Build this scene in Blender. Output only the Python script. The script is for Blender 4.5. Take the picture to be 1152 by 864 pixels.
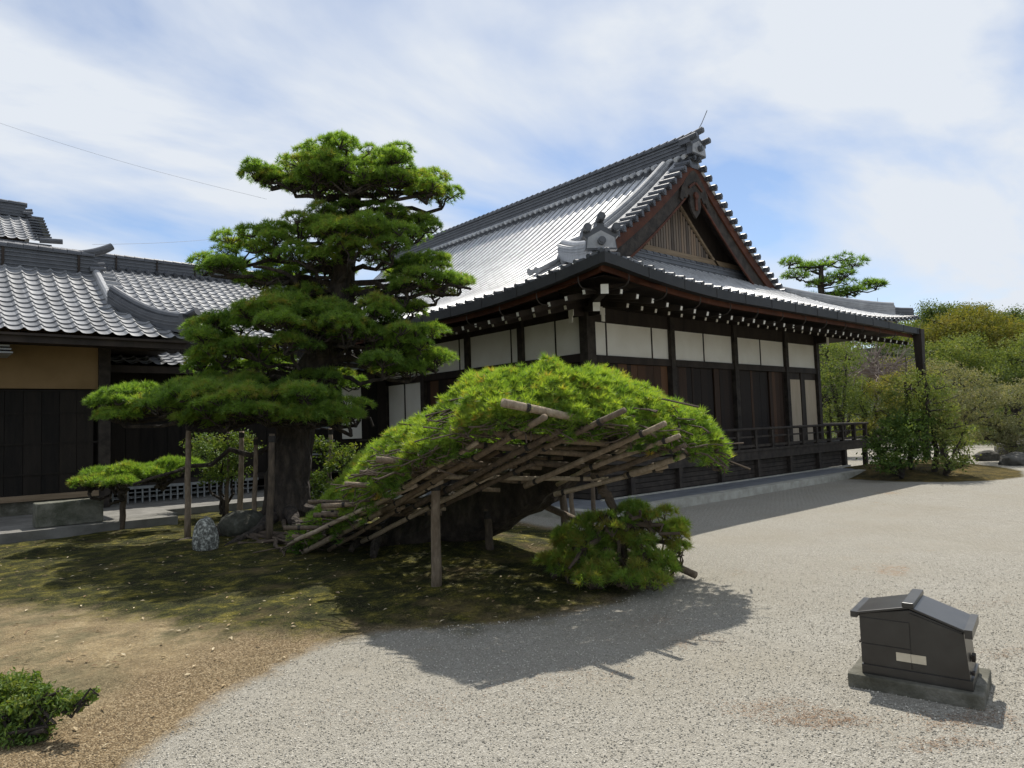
import bpy, math, random
import numpy as np
from mathutils import Matrix, Vector

for o in list(bpy.data.objects):
    bpy.data.objects.remove(o, do_unlink=True)
SC = bpy.context.scene
COL = SC.collection
PI = math.pi
rng = np.random.default_rng(7)
random.seed(7)

# ------------------------------------------------------------------ camera, sky, sun, exposure
# world axes run along the main hall: +X along its gable front, +Y along its long side
CAM_H, F_PX, W_PX, H_PX = 1.6, 785.0, 1152.0, 864.0
YAW, PITCH, ROLL = math.radians(-41.25), math.radians(3.46), math.radians(-1.92)
CAM_R = Matrix.Rotation(YAW, 3, 'Z') @ Matrix.Rotation(math.radians(90) + PITCH, 3, 'X') @ Matrix.Rotation(ROLL, 3, 'Z')
cd = bpy.data.cameras.new('camera')
cam = bpy.data.objects.new('camera', cd)
COL.objects.link(cam)
cam.matrix_world = Matrix.Translation((0, 0, CAM_H)) @ CAM_R.to_4x4()
cd.sensor_fit = 'HORIZONTAL'
cd.sensor_width = 36.0
cd.lens = F_PX / W_PX * 36.0
cd.clip_end = 3000
SC.camera = cam
RM = np.array(CAM_R)
HEAD = np.array([math.sin(-YAW), math.cos(YAW), 0.0])      # horizontal view direction
LAT = np.array([HEAD[1], -HEAD[0], 0.0])                   # to the right of it

SUN_DIR = Vector((0.50, 0.40, 1.0)).normalized()           # towards the sun
SUN_EL = math.asin(SUN_DIR.z)
SUN_AZ = math.atan2(SUN_DIR.x, SUN_DIR.y)
world = bpy.data.worlds.new('World')
SC.world = world
world.use_nodes = True
nt = world.node_tree
for n in list(nt.nodes):
    nt.nodes.remove(n)
wo = nt.nodes.new('ShaderNodeOutputWorld')
bg = nt.nodes.new('ShaderNodeBackground')
sky = nt.nodes.new('ShaderNodeTexSky')
sky.sky_type = 'NISHITA'
sky.sun_disc = False
sky.sun_elevation = SUN_EL
sky.sun_rotation = SUN_AZ
sky.air_density = 0.85
sky.dust_density = 0.2
sky.ozone_density = 1.5
tc = nt.nodes.new('ShaderNodeTexCoord')
# thin cirrus: noise on the view direction projected to a flat cloud layer
sep = nt.nodes.new('ShaderNodeSeparateXYZ')
nt.links.new(tc.outputs['Generated'], sep.inputs[0])
def wmath(op, a, b=None, clamp=False):
    m = nt.nodes.new('ShaderNodeMath'); m.operation = op; m.use_clamp = clamp
    for i, v in enumerate((a, b)):
        if v is None: continue
        if isinstance(v, (int, float)): m.inputs[i].default_value = v
        else: nt.links.new(v, m.inputs[i])
    return m.outputs[0]
zz = wmath('ADD', wmath('MAXIMUM', sep.outputs[2], 0.0), 0.22)
cx = wmath('DIVIDE', sep.outputs[0], zz)
cy = wmath('DIVIDE', sep.outputs[1], zz)
comb = nt.nodes.new('ShaderNodeCombineXYZ')
nt.links.new(cx, comb.inputs[0]); nt.links.new(cy, comb.inputs[1])
mp = nt.nodes.new('ShaderNodeMapping')
mp.inputs['Rotation'].default_value = (0, 0, math.radians(58))
mp.inputs['Scale'].default_value = (0.75, 1.25, 1)
mp.inputs['Location'].default_value = (4.2, -0.6, 0)
nt.links.new(comb.outputs[0], mp.inputs['Vector'])
nz = nt.nodes.new('ShaderNodeTexNoise')
nz.inputs['Scale'].default_value = 1.25
nz.inputs['Detail'].default_value = 7
nz.inputs['Roughness'].default_value = 0.52
nz.inputs['Distortion'].default_value = 0.35
nt.links.new(mp.outputs[0], nz.inputs['Vector'])
rmp = nt.nodes.new('ShaderNodeValToRGB')
rmp.color_ramp.elements[0].position = 0.38
rmp.color_ramp.elements[0].color = (0.06, 0.06, 0.06, 1)
rmp.color_ramp.elements[1].position = 0.57
rmp.color_ramp.elements[1].color = (1, 1, 1, 1)
nt.links.new(nz.outputs['Fac'], rmp.inputs['Fac'])
mixc = nt.nodes.new('ShaderNodeMix'); mixc.data_type = 'RGBA'
cloud = nt.nodes.new('ShaderNodeRGB'); cloud.outputs[0].default_value = (5.5, 5.85, 6.35, 1)
nt.links.new(rmp.outputs['Color'], mixc.inputs[0])
nt.links.new(sky.outputs[0], mixc.inputs[6])
nt.links.new(cloud.outputs[0], mixc.inputs[7])
nt.links.new(mixc.outputs[2], bg.inputs['Color'])
bg.inputs['Strength'].default_value = 0.10
nt.links.new(bg.outputs[0], wo.inputs['Surface'])

sl = bpy.data.lights.new('sun', 'SUN')
sl.energy = 4.0
sl.angle = math.radians(0.53)
sl.color = (1.0, 0.95, 0.86)
sun = bpy.data.objects.new('sun', sl)
COL.objects.link(sun)
sun.rotation_euler = SUN_DIR.to_track_quat('Z', 'Y').to_euler()
sun.location = (0, 0, 40)

SC.view_settings.view_transform = 'Standard'
SC.view_settings.look = 'None'
SC.view_settings.gamma = 1.0
SC.view_settings.use_curve_mapping = False
SC.view_settings.exposure = 0.50
SC.cycles.max_bounces = 8
SC.cycles.transparent_max_bounces = 8

# ------------------------------------------------------------------ helpers
def ray(px, py):
    return RM @ np.array([(px - 576) / F_PX, -(py - 432) / F_PX, -1.0])
def at(px, py, fwd):                      # the place seen at a pixel of the photograph, at a distance along the view heading
    d = ray(px, py)
    return np.array([0, 0, CAM_H]) + d * (fwd / (d @ HEAD))
def gp(px, py, z=0.0):                    # the same on the ground
    d = ray(px, py)
    return np.array([0, 0, CAM_H]) + d * ((z - CAM_H) / d[2])
def lf(l, f, z=0.0):                      # lateral, forward, height -> world
    p = LAT * l + HEAD * f
    return np.array([p[0], p[1], z])

class MB:
    """collects shapes and links them as ONE mesh object"""
    def __init__(s):
        s.v = []; s.n = 0; s.f = []; s.var = []
    def add(s, verts, faces, var=0.5):
        verts = np.asarray(verts, float).reshape(-1, 3)
        faces = np.asarray(faces, int)
        s.v.append(verts); s.f.append(faces + s.n)
        s.var.append(np.broadcast_to(np.asarray(var, float), (len(verts),)).copy())
        s.n += len(verts)
        return s
    def box(s, a, b, var=0.5):
        (x0, y0, z0), (x1, y1, z1) = a, b
        x0, x1 = min(x0, x1), max(x0, x1); y0, y1 = min(y0, y1), max(y0, y1); z0, z1 = min(z0, z1), max(z0, z1)
        v = [(x0,y0,z0),(x1,y0,z0),(x1,y1,z0),(x0,y1,z0),(x0,y0,z1),(x1,y0,z1),(x1,y1,z1),(x0,y1,z1)]
        return s.add(v, BOXF, var)
    def obox(s, c, ax, ay, az, hx, hy, hz, var=0.5):      # oriented box
        c, ax, ay, az = (np.asarray(q, float) for q in (c, ax, ay, az))
        v = [c + ax*hx*i + ay*hy*j + az*hz*k for k in (-1,1) for (i,j) in ((-1,-1),(1,-1),(1,1),(-1,1))]
        return s.add(v, BOXF, var)
    def bar(s, p, q, w, h, up=(0,0,1), var=0.5):
        p, q = np.asarray(p, float), np.asarray(q, float)
        d = q - p; L = np.linalg.norm(d); d = d / L
        sd = np.cross(d, np.asarray(up, float)); sd /= np.linalg.norm(sd); u = np.cross(sd, d)
        return s.obox((p+q)/2, d, sd, u, L/2, w/2, h/2, var)
    def tube(s, pts, rad, n=8, var=0.5, cap=True, squash=None):
        pts = np.asarray(pts, float); m = len(pts)
        rad = np.broadcast_to(np.asarray(rad, float), (m,))
        t = np.gradient(pts, axis=0); t /= np.linalg.norm(t, axis=1)[:, None] + 1e-12
        ref = np.array([0.0, 0, 1.0]) if abs(t[:, 2]).mean() < 0.8 else np.array([1.0, 0.13, 0])
        a = np.cross(t, ref); a /= np.linalg.norm(a, axis=1)[:, None] + 1e-12
        b = np.cross(a, t)
        th = np.linspace(0, 2*PI, n, endpoint=False)
        v = pts[:, None] + rad[:, None, None] * (np.cos(th)[None, :, None]*a[:, None] + np.sin(th)[None, :, None]*b[:, None])
        v = v.reshape(-1, 3)
        i = np.arange(m-1)[:, None]*n; j = np.arange(n)[None]; j2 = (j+1) % n
        f = np.stack([i+j, i+j2, i+n+j2, i+n+j], -1).reshape(-1, 4)
        s.add(v, f, var)
        if cap:
            base = s.n - m*n
            s.f.append(np.array([[base + k for k in range(n)][::-1]])); s.f.append(np.array([[base + (m-1)*n + k for k in range(n)]]))
        return s
    def prism(s, poly, org, ax, ay, thick, var=0.5):     # 2-D outline in the plane (ax, ay), pushed along its normal
        org, ax, ay = (np.asarray(q, float) for q in (org, ax, ay))
        nrm = np.cross(ax, ay); nrm /= np.linalg.norm(nrm)
        P = np.asarray(poly, float); n = len(P)
        a = org + P[:, :1]*ax + P[:, 1:]*ay
        v = np.concatenate([a, a + nrm*thick])
        s.add(v, [[i, (i+1) % n, n + (i+1) % n, n + i] for i in range(n)], var)
        b = s.n - 2*n
        s.f.append(np.array([[b + i for i in range(n)][::-1]])); s.f.append(np.array([[b + n + i for i in range(n)]]))
        return s
    def grid(s, V, var=0.5, mask=None):                   # V (m,n,3)
        m, n = V.shape[:2]
        i = np.arange(m-1)[:, None]*n; j = np.arange(n-1)[None]
        f = np.stack([i+j, i+j+1, i+n+j+1, i+n+j], -1)
        f = f[mask] if mask is not None else f.reshape(-1, 4)
        return s.add(V.reshape(-1, 3), f, var if np.isscalar(var) else np.asarray(var).reshape(-1))
    def build(s, name, mat, parent=None, smooth=False, attrs=None, loc=None):
        me = bpy.data.meshes.new(name)
        V = np.concatenate(s.v) if s.v else np.zeros((0, 3))
        org = np.array(parent_loc(parent)) if parent is not None else (np.asarray(loc, float) if loc is not None else np.zeros(3))
        V = V - org
        fl = [f for f in s.f if len(f)]
        sizes = np.concatenate([np.full(len(f), f.shape[1]) for f in fl])
        loops = np.concatenate([f.reshape(-1) for f in fl])
        me.vertices.add(len(V)); me.vertices.foreach_set('co', V.reshape(-1).astype(np.float32))
        me.loops.add(len(loops)); me.loops.foreach_set('vertex_index', loops.astype(np.int32))
        me.polygons.add(len(sizes)); me.polygons.foreach_set('loop_start', np.concatenate([[0], np.cumsum(sizes)[:-1]]).astype(np.int32))
        me.polygons.foreach_set('use_smooth', np.full(len(sizes), bool(smooth)))
        me.update(calc_edges=True)
        at_ = me.attributes.new('var', 'FLOAT', 'POINT')
        at_.data.foreach_set('value', np.concatenate(s.var).astype(np.float32))
        for k, arr in (attrs or {}).items():
            a2 = me.attributes.new(k, 'FLOAT', 'POINT'); a2.data.foreach_set('value', np.asarray(arr).reshape(-1).astype(np.float32))
        if smooth == 'angle':
            pass
        me.materials.append(mat)
        ob = bpy.data.objects.new(name, me)
        COL.objects.link(ob)
        if parent is not None:
            ob.parent = parent
        else:
            ob.location = org
        return ob
BOXF = [(0,3,2,1),(4,5,6,7),(0,1,5,4),(1,2,6,5),(2,3,7,6),(3,0,4,7)]
def parent_loc(p):
    v = Vector((0, 0, 0))
    while p is not None:
        v += p.location; p = p.parent
    return v
def tag(o, label=None, cat=None, group=None, kind=None):
    if label: o['label'] = label
    if cat: o['category'] = cat
    if group: o['group'] = group
    if kind: o['kind'] = kind
    return o
def thing(name, label, cat, loc, group=None):
    o = bpy.data.objects.new(name, None); COL.objects.link(o)
    o.location = tuple(float(q) for q in loc); o.empty_display_size = 0.2
    return tag(o, label, cat, group)
def copy_part(src, parent, loc):
    c = src.copy(); COL.objects.link(c); c.parent = parent; c.location = loc
    return c
def offs(ob, frm, to):
    return tuple(ob.location[i] + to[i] - frm[i] for i in range(3))

# ------------------------------------------------------------------ materials
MATS = {}
def pm(name, cols, scale=4.0, rough=0.8, bump=0.0, bscale=None, stretch=(1, 1, 1), detail=6, spec=0.5, vary=None, bdist=0.02, coat=0.0, metal=0.0):
    """principled surface whose colour runs through cols along a noise; vary mixes in the mesh's own 'var' attribute"""
    m = bpy.data.materials.new(name); m.use_nodes = True
    t = m.node_tree; N = t.nodes; L = t.links
    p = N['Principled BSDF']
    co = N.new('ShaderNodeNewGeometry'); mpn = N.new('ShaderNodeMapping')
    mpn.inputs['Scale'].default_value = stretch
    L.new(co.outputs['Position'], mpn.inputs['Vector'])
    nz = N.new('ShaderNodeTexNoise'); nz.inputs['Scale'].default_value = scale; nz.inputs['Detail'].default_value = detail; nz.inputs['Roughness'].default_value = 0.6
    L.new(mpn.outputs[0], nz.inputs['Vector'])
    fac = nz.outputs['Fac']
    if vary is not None:
        a = N.new('ShaderNodeAttribute'); a.attribute_name = 'var'
        mx = N.new('ShaderNodeMix'); mx.inputs[0].default_value = vary
        L.new(fac, mx.inputs[2]); L.new(a.outputs['Fac'], mx.inputs[3]); fac = mx.outputs[0]
    r = N.new('ShaderNodeValToRGB')
    el = r.color_ramp.elements
    while len(el) < len(cols): el.new(0.5)
    for e, (ps, c) in zip(el, cols):
        e.position = ps; e.color = (*c, 1)
    L.new(fac, r.inputs['Fac']); L.new(r.outputs['Color'], p.inputs['Base Color'])
    p.inputs['Roughness'].default_value = rough
    p.inputs['Specular IOR Level'].default_value = spec
    p.inputs['Metallic'].default_value = metal
    p.inputs['Coat Weight'].default_value = coat
    if bump:
        nb = N.new('ShaderNodeTexNoise'); nb.inputs['Scale'].default_value = bscale or scale*4; nb.inputs['Detail'].default_value = 5
        L.new(mpn.outputs[0], nb.inputs['Vector'])
        b = N.new('ShaderNodeBump'); b.inputs['Strength'].default_value = bump; b.inputs['Distance'].default_value = bdist
        L.new(nb.outputs['Fac'], b.inputs['Height']); L.new(b.outputs[0], p.inputs['Normal'])
    MATS[name] = m
    return m
def leaf_mat(name, cols, rough=0.5, trans=0.35, tcol=None, spec=0.4):
    """foliage: colour from the mesh's 'var' attribute, part of the light passes through"""
    m = bpy.data.materials.new(name); m.use_nodes = True
    t = m.node_tree; N = t.nodes; L = t.links
    p = N['Principled BSDF']; out = N['Material Output']
    a = N.new('ShaderNodeAttribute'); a.attribute_name = 'var'
    r = N.new('ShaderNodeValToRGB'); el = r.color_ramp.elements
    while len(el) < len(cols): el.new(0.5)
    for e, (ps, c) in zip(el, cols): e.position = ps; e.color = (*c, 1)
    L.new(a.outputs['Fac'], r.inputs['Fac']); L.new(r.outputs['Color'], p.inputs['Base Color'])
    p.inputs['Roughness'].default_value = rough; p.inputs['Specular IOR Level'].default_value = spec
    tr = N.new('ShaderNodeBsdfTranslucent')
    mc = N.new('ShaderNodeMix'); mc.data_type = 'RGBA'; mc.blend_type = 'MULTIPLY'; mc.inputs[0].default_value = 1.0
    mc.inputs[7].default_value = (*(tcol or (1.6, 1.5, 0.55)), 1)
    L.new(r.outputs['Color'], mc.inputs[6]); L.new(mc.outputs[2], tr.inputs['Color'])
    ms = N.new('ShaderNodeMixShader'); ms.inputs[0].default_value = trans
    L.new(p.outputs[0], ms.inputs[1]); L.new(tr.outputs[0], ms.inputs[2]); L.new(ms.outputs[0], out.inputs['Surface'])
    MATS[name] = m
    return m

M_tile = pm('silver_roof_tile', [(0.02, (0.045, 0.046, 0.05)), (0.14, (0.38, 0.385, 0.395)), (0.3, (0.42, 0.425, 0.435)), (0.5, (0.56, 0.565, 0.575)), (0.75, (0.66, 0.665, 0.67))], scale=1.6, rough=0.52, bump=0.12, bscale=30, vary=0.45, spec=0.6, metal=0.25)  # darkest stop carries the painted shade of the tile grooves
M_tile2 = pm('grey_roof_tile', [(0.25, (0.12, 0.124, 0.132)), (0.5, (0.215, 0.22, 0.23)), (0.75, (0.32, 0.325, 0.335))], scale=1.8, rough=0.52, bump=0.15, bscale=30, vary=0.5, spec=0.5)
M_black = pm('charred_board', [(0.3, (0.008, 0.007, 0.006)), (0.7, (0.024, 0.019, 0.015))], scale=5, rough=0.8, bump=0.4, bscale=26, stretch=(2, 2, 0.3), spec=0.25, vary=0.35)
M_bare = pm('bare_branch', [(0.3, (0.13, 0.10, 0.085)), (0.7, (0.22, 0.18, 0.155))], scale=9, rough=0.9)
M_ridge = pm('dark_ridge_tile', [(0.3, (0.040, 0.043, 0.050)), (0.7, (0.105, 0.11, 0.123))], scale=5, rough=0.45, bump=0.2, bscale=40, vary=0.4, spec=0.55)
M_ridgelight = pm('pale_ridge_tile', [(0.3, (0.22, 0.225, 0.235)), (0.7, (0.36, 0.365, 0.375))], scale=5, rough=0.42, bump=0.15, bscale=30, spec=0.6)
M_dark = pm('dark_stained_wood', [(0.3, (0.016, 0.012, 0.010)), (0.7, (0.046, 0.034, 0.026))], scale=3, rough=0.7, bump=0.25, bscale=18, stretch=(1, 1, 0.25), spec=0.3)
M_darkh = pm('dark_weathered_timber', [(0.3, (0.016, 0.013, 0.011)), (0.7, (0.058, 0.047, 0.038))], scale=6, rough=0.75, bump=0.3, bscale=25, spec=0.3)
M_red = pm('red_brown_board', [(0.3, (0.045, 0.014, 0.007)), (0.7, (0.10, 0.032, 0.014))], scale=3, rough=0.7, bump=0.2, spec=0.3)
M_white = pm('white_plaster_panel', [(0.35, (0.74, 0.71, 0.63)), (0.65, (0.82, 0.80, 0.73))], scale=1.3, rough=0.9, bump=0.05, spec=0.2)
M_cap = pm('white_painted_end', [(0.3, (0.70, 0.68, 0.60)), (0.7, (0.82, 0.80, 0.74))], scale=9, rough=0.8)
M_tan = pm('tan_clay_plaster', [(0.3, (0.21, 0.14, 0.068)), (0.7, (0.28, 0.19, 0.098))], scale=1.2, rough=0.95, bump=0.1, bscale=60, spec=0.15)
M_lattice = pm('sun_bleached_slat', [(0.25, (0.07, 0.055, 0.045)), (0.5, (0.18, 0.145, 0.115)), (0.8, (0.26, 0.185, 0.125))], scale=3, rough=0.85, stretch=(6, 6, 0.6), vary=0.6, bump=0.2)
M_plank = pm('tan_weathered_beam', [(0.3, (0.15, 0.105, 0.065)), (0.7, (0.30, 0.225, 0.145))], scale=2.5, rough=0.85, stretch=(0.4, 4, 6), bump=0.2)
M_door = pm('brown_board_door', [(0.0, (0.012, 0.009, 0.008)), (0.45, (0.026, 0.016, 0.011)), (0.65, (0.075, 0.038, 0.020)), (0.9, (0.14, 0.070, 0.035))], scale=5, rough=0.7, stretch=(5, 5, 0.35), vary=0.75, bump=0.25, spec=0.3)
M_paper = pm('beige_paper_door', [(0.3, (0.40, 0.33, 0.24)), (0.7, (0.52, 0.44, 0.33))], scale=2, rough=0.9, stretch=(3, 3, 0.5))
M_stone = pm('pale_kerb_stone', [(0.3, (0.26, 0.25, 0.21)), (0.7, (0.42, 0.41, 0.36))], scale=5, rough=0.9, bump=0.3, bscale=60)
M_slate = pm('blue_grey_paving', [(0.3, (0.10, 0.11, 0.125)), (0.7, (0.19, 0.20, 0.215))], scale=4, rough=0.8, bump=0.25, bscale=50)
M_terrace = pm('grey_terrace_stone', [(0.3, (0.11, 0.106, 0.095)), (0.7, (0.22, 0.212, 0.195))], scale=3, rough=0.95, bump=0.4, bscale=70)
M_darkrock = pm('dark_mossy_rock', [(0.3, (0.018, 0.018, 0.013)), (0.55, (0.05, 0.05, 0.036)), (0.75, (0.11, 0.11, 0.09))], scale=7, rough=0.95, bump=0.8, bscale=16, bdist=0.05)
M_mossstone = pm('mossy_stone', [(0.3, (0.055, 0.06, 0.04)), (0.5, (0.12, 0.12, 0.095)), (0.7, (0.20, 0.195, 0.16))], scale=5, rough=0.95, bump=0.6, bscale=30, bdist=0.03)
M_lichen = pm('lichen_stone', [(0.40, (0.07, 0.07, 0.06)), (0.52, (0.17, 0.175, 0.155)), (0.62, (0.42, 0.43, 0.38))], scale=26, rough=0.95, bump=0.6, bscale=30, bdist=0.03)
M_bark = pm('pine_bark', [(0.3, (0.012, 0.009, 0.007)), (0.5, (0.034, 0.026, 0.020)), (0.75, (0.085, 0.066, 0.050))], scale=9, rough=0.95, bump=1.0, bscale=11, stretch=(1, 1, 0.4), bdist=0.11)
M_twig = pm('pine_twig', [(0.3, (0.035, 0.025, 0.018)), (0.7, (0.11, 0.08, 0.055))], scale=9, rough=0.9)
M_pole = pm('weathered_pole', [(0.25, (0.050, 0.036, 0.024)), (0.5, (0.135, 0.10, 0.066)), (0.75, (0.29, 0.23, 0.165))], scale=11, rough=0.85, bump=0.8, bscale=26, stretch=(2, 2, 0.7), vary=0.45)
M_pole2 = pm('pale_weathered_pole', [(0.25, (0.075, 0.054, 0.036)), (0.5, (0.20, 0.15, 0.10)), (0.75, (0.38, 0.31, 0.225))], scale=11, rough=0.85, bump=0.8, bscale=26, stretch=(2, 2, 0.7), vary=0.5)
M_cord = pm('black_lashing_cord', [(0.3, (0.012, 0.010, 0.009)), (0.7, (0.03, 0.026, 0.022))], scale=30, rough=0.9)
M_metal = pm('brown_painted_metal', [(0.35, (0.020, 0.018, 0.016)), (0.62, (0.031, 0.029, 0.026)), (0.78, (0.065, 0.062, 0.055))], scale=7, rough=0.30, bump=0.04, bscale=8, spec=0.6)
M_conc = pm('weathered_concrete', [(0.3, (0.055, 0.052, 0.036)), (0.5, (0.10, 0.096, 0.074)), (0.75, (0.20, 0.19, 0.16))], scale=7, rough=0.95, bump=0.5, bscale=60)
M_label = pm('faded_label_plate', [(0.3, (0.50, 0.43, 0.31)), (0.7, (0.62, 0.55, 0.42))], scale=14, rough=0.7)
M_gutter = pm('dark_copper_gutter', [(0.3, (0.014, 0.015, 0.016)), (0.7, (0.030, 0.030, 0.030))], scale=3, rough=0.6, bump=0.1, spec=0.35)
M_grey = pm('grey_weathered_slat', [(0.3, (0.16, 0.17, 0.17)), (0.7, (0.30, 0.31, 0.31))], scale=10, rough=0.9)
M_rock = pm('garden_rock', [(0.3, (0.035, 0.033, 0.028)), (0.7, (0.13, 0.125, 0.11))], scale=3, rough=0.95, bump=0.8, bscale=9, bdist=0.06)
M_wire = pm('wire', [(0.3, (0.20, 0.21, 0.23)), (0.7, (0.26, 0.27, 0.29))], scale=3, rough=0.6)

M_pine = leaf_mat('pine_needles', [(0.0, (0.044, 0.088, 0.022)), (0.45, (0.116, 0.198, 0.042)), (0.8, (0.215, 0.315, 0.062)), (1.0, (0.28, 0.24, 0.06))], trans=0.52, tcol=(1.5, 1.6, 0.6))
M_pineb = leaf_mat('bright_pine_needles', [(0.0, (0.046, 0.100, 0.024)), (0.4, (0.132, 0.235, 0.046)), (0.85, (0.27, 0.37, 0.066)), (1.0, (0.36, 0.23, 0.07))], trans=0.48, tcol=(1.8, 1.7, 0.55))
M_leafd = leaf_mat('dark_glossy_leaves', [(0.0, (0.040, 0.075, 0.020)), (0.6, (0.11, 0.175, 0.038)), (1.0, (0.20, 0.23, 0.06))], rough=0.5, trans=0.32, spec=0.2)
M_leafg = leaf_mat('grey_green_leaves', [(0.0, (0.075, 0.09, 0.045)), (0.55, (0.17, 0.185, 0.10)), (1.0, (0.30, 0.28, 0.19))], rough=0.6, trans=0.28, spec=0.12)
M_leafy = leaf_mat('yellow_green_leaves', [(0.0, (0.075, 0.10, 0.028)), (0.55, (0.15, 0.165, 0.040)), (1.0, (0.23, 0.20, 0.060))], trans=0.35, rough=0.6, spec=0.1)
M_leafo = leaf_mat('olive_leaves', [(0.0, (0.065, 0.10, 0.034)), (0.6, (0.165, 0.215, 0.062)), (1.0, (0.27, 0.27, 0.10))], trans=0.3, rough=0.6, spec=0.1)
# ------------------------------------------------------------------ ground: one sheet with gravel, bare soil and moss
def polymask(P, poly):                    # signed distance, positive inside
    poly = np.asarray(poly, float)
    x, y = P[:, 0], P[:, 1]
    inside = np.zeros(len(P), bool); dmin = np.full(len(P), 1e9)
    for i in range(len(poly)):
        (x1, y1), (x2, y2) = poly[i], poly[(i+1) % len(poly)]
        c = ((y1 > y) != (y2 > y)) & (x < (x2-x1)*(y-y1)/((y2-y1) + 1e-12) + x1)
        inside ^= c
        dx, dy = x2-x1, y2-y1
        t = np.clip(((x-x1)*dx + (y-y1)*dy) / (dx*dx + dy*dy + 1e-12), 0, 1)
        dmin = np.minimum(dmin, np.hypot(x-x1-t*dx, y-y1-t*dy))
    return np.where(inside, dmin, -dmin)
def g2(*pp): return [tuple(gp(*p)[:2]) for p in pp]
SOIL = [(-1.2, 2.0), (0.2, 3.2)] + g2((140, 866), (205, 815), (290, 762), (350, 732), (410, 714), (470, 708), (560, 700), (640, 690), (700, 675), (748, 655), (735, 630), (690, 608), (640, 597), (600, 590)) + [(8.1, 9.6), (8.42, 10.6), (8.42, 17.3), (-12, 17.3), (-12, 2)]
MOSS = g2((-60, 700), (0, 688), (60, 690), (150, 704), (250, 719), (330, 722), (420, 710), (520, 706), (600, 697), (700, 672), (742, 652), (720, 628), (640, 600), (600, 593)) + [(7.6, 10.2), (8.3, 17.2), (-6, 17.2), (-6, 11)]
ISLE = [(17.75, 7.6), (17.6, 6.3), (17.9, 5.5), (18.7, 4.85), (20.0, 4.55), (21.8, 5.0), (23.5, 6.0), (24.5, 7.6), (23.5, 9.4), (20.0, 9.6), (18.4, 8.8)]
def smooth01(x): x = np.clip(x, 0, 1); return x*x*(3-2*x)
def vnoise(x, y, s, seed):                # cheap value noise
    r = np.random.default_rng(seed).random((64, 64))
    x = np.asarray(x)*s; y = np.asarray(y)*s
    i, j = np.floor(x).astype(int), np.floor(y).astype(int)
    u, v = smooth01(x-i), smooth01(y-j)
    g = lambda a, b: r[a % 64, b % 64]
    return g(i, j)*(1-u)*(1-v) + g(i+1, j)*u*(1-v) + g(i, j+1)*(1-u)*v + g(i+1, j+1)*u*v
def ground_z(P):
    s = polymask(P, SOIL); i = polymask(P, ISLE)
    z = 0.05*smooth01(s/0.8)*(0.3 + vnoise(P[:, 0], P[:, 1], 1.3, 3)) + 0.03*smooth01(s/0.5)*vnoise(P[:, 0], P[:, 1], 4.0, 4)
    for c, h, r in ((T1, 0.22, 1.0), (T2, 0.16, 1.1)):
        z = z + h*np.exp(-((P[:, 0]-c[0])**2 + (P[:, 1]-c[1])**2)/r**2)*smooth01(s/0.5)
    z = z + 0.20*smooth01(i/1.6) + 0.03*smooth01(i/0.5)*vnoise(P[:, 0], P[:, 1], 2.5, 8)
    z = z + 0.006*vnoise(P[:, 0], P[:, 1], 2.2, 5)
    f = P[:, 0]*HEAD[0] + P[:, 1]*HEAD[1]; l = P[:, 0]*LAT[0] + P[:, 1]*LAT[1]
    z = z + 9.0*smooth01((f-34)/45)*smooth01((l-2)/22)
    return z
T1 = lf(-3.35, 11.5)[:2]                  # feet of the two pines
T2 = lf(-1.05, 9.1)[:2]
def axis(lo, hi, step, far):
    fine = np.arange(lo, hi + 1e-6, step)
    a = [lo]; d = step
    while a[-1] > -far: d *= 1.22; a.append(a[-1] - d)
    b = [hi]; d = step
    while b[-1] < far: d *= 1.22; b.append(b[-1] + d)
    return np.concatenate([np.array(a[1:])[::-1], fine, np.array(b[1:])])
gx, gy = axis(-2.5, 9.5, 0.06, 900), axis(1.0, 13.5, 0.06, 900)
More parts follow.
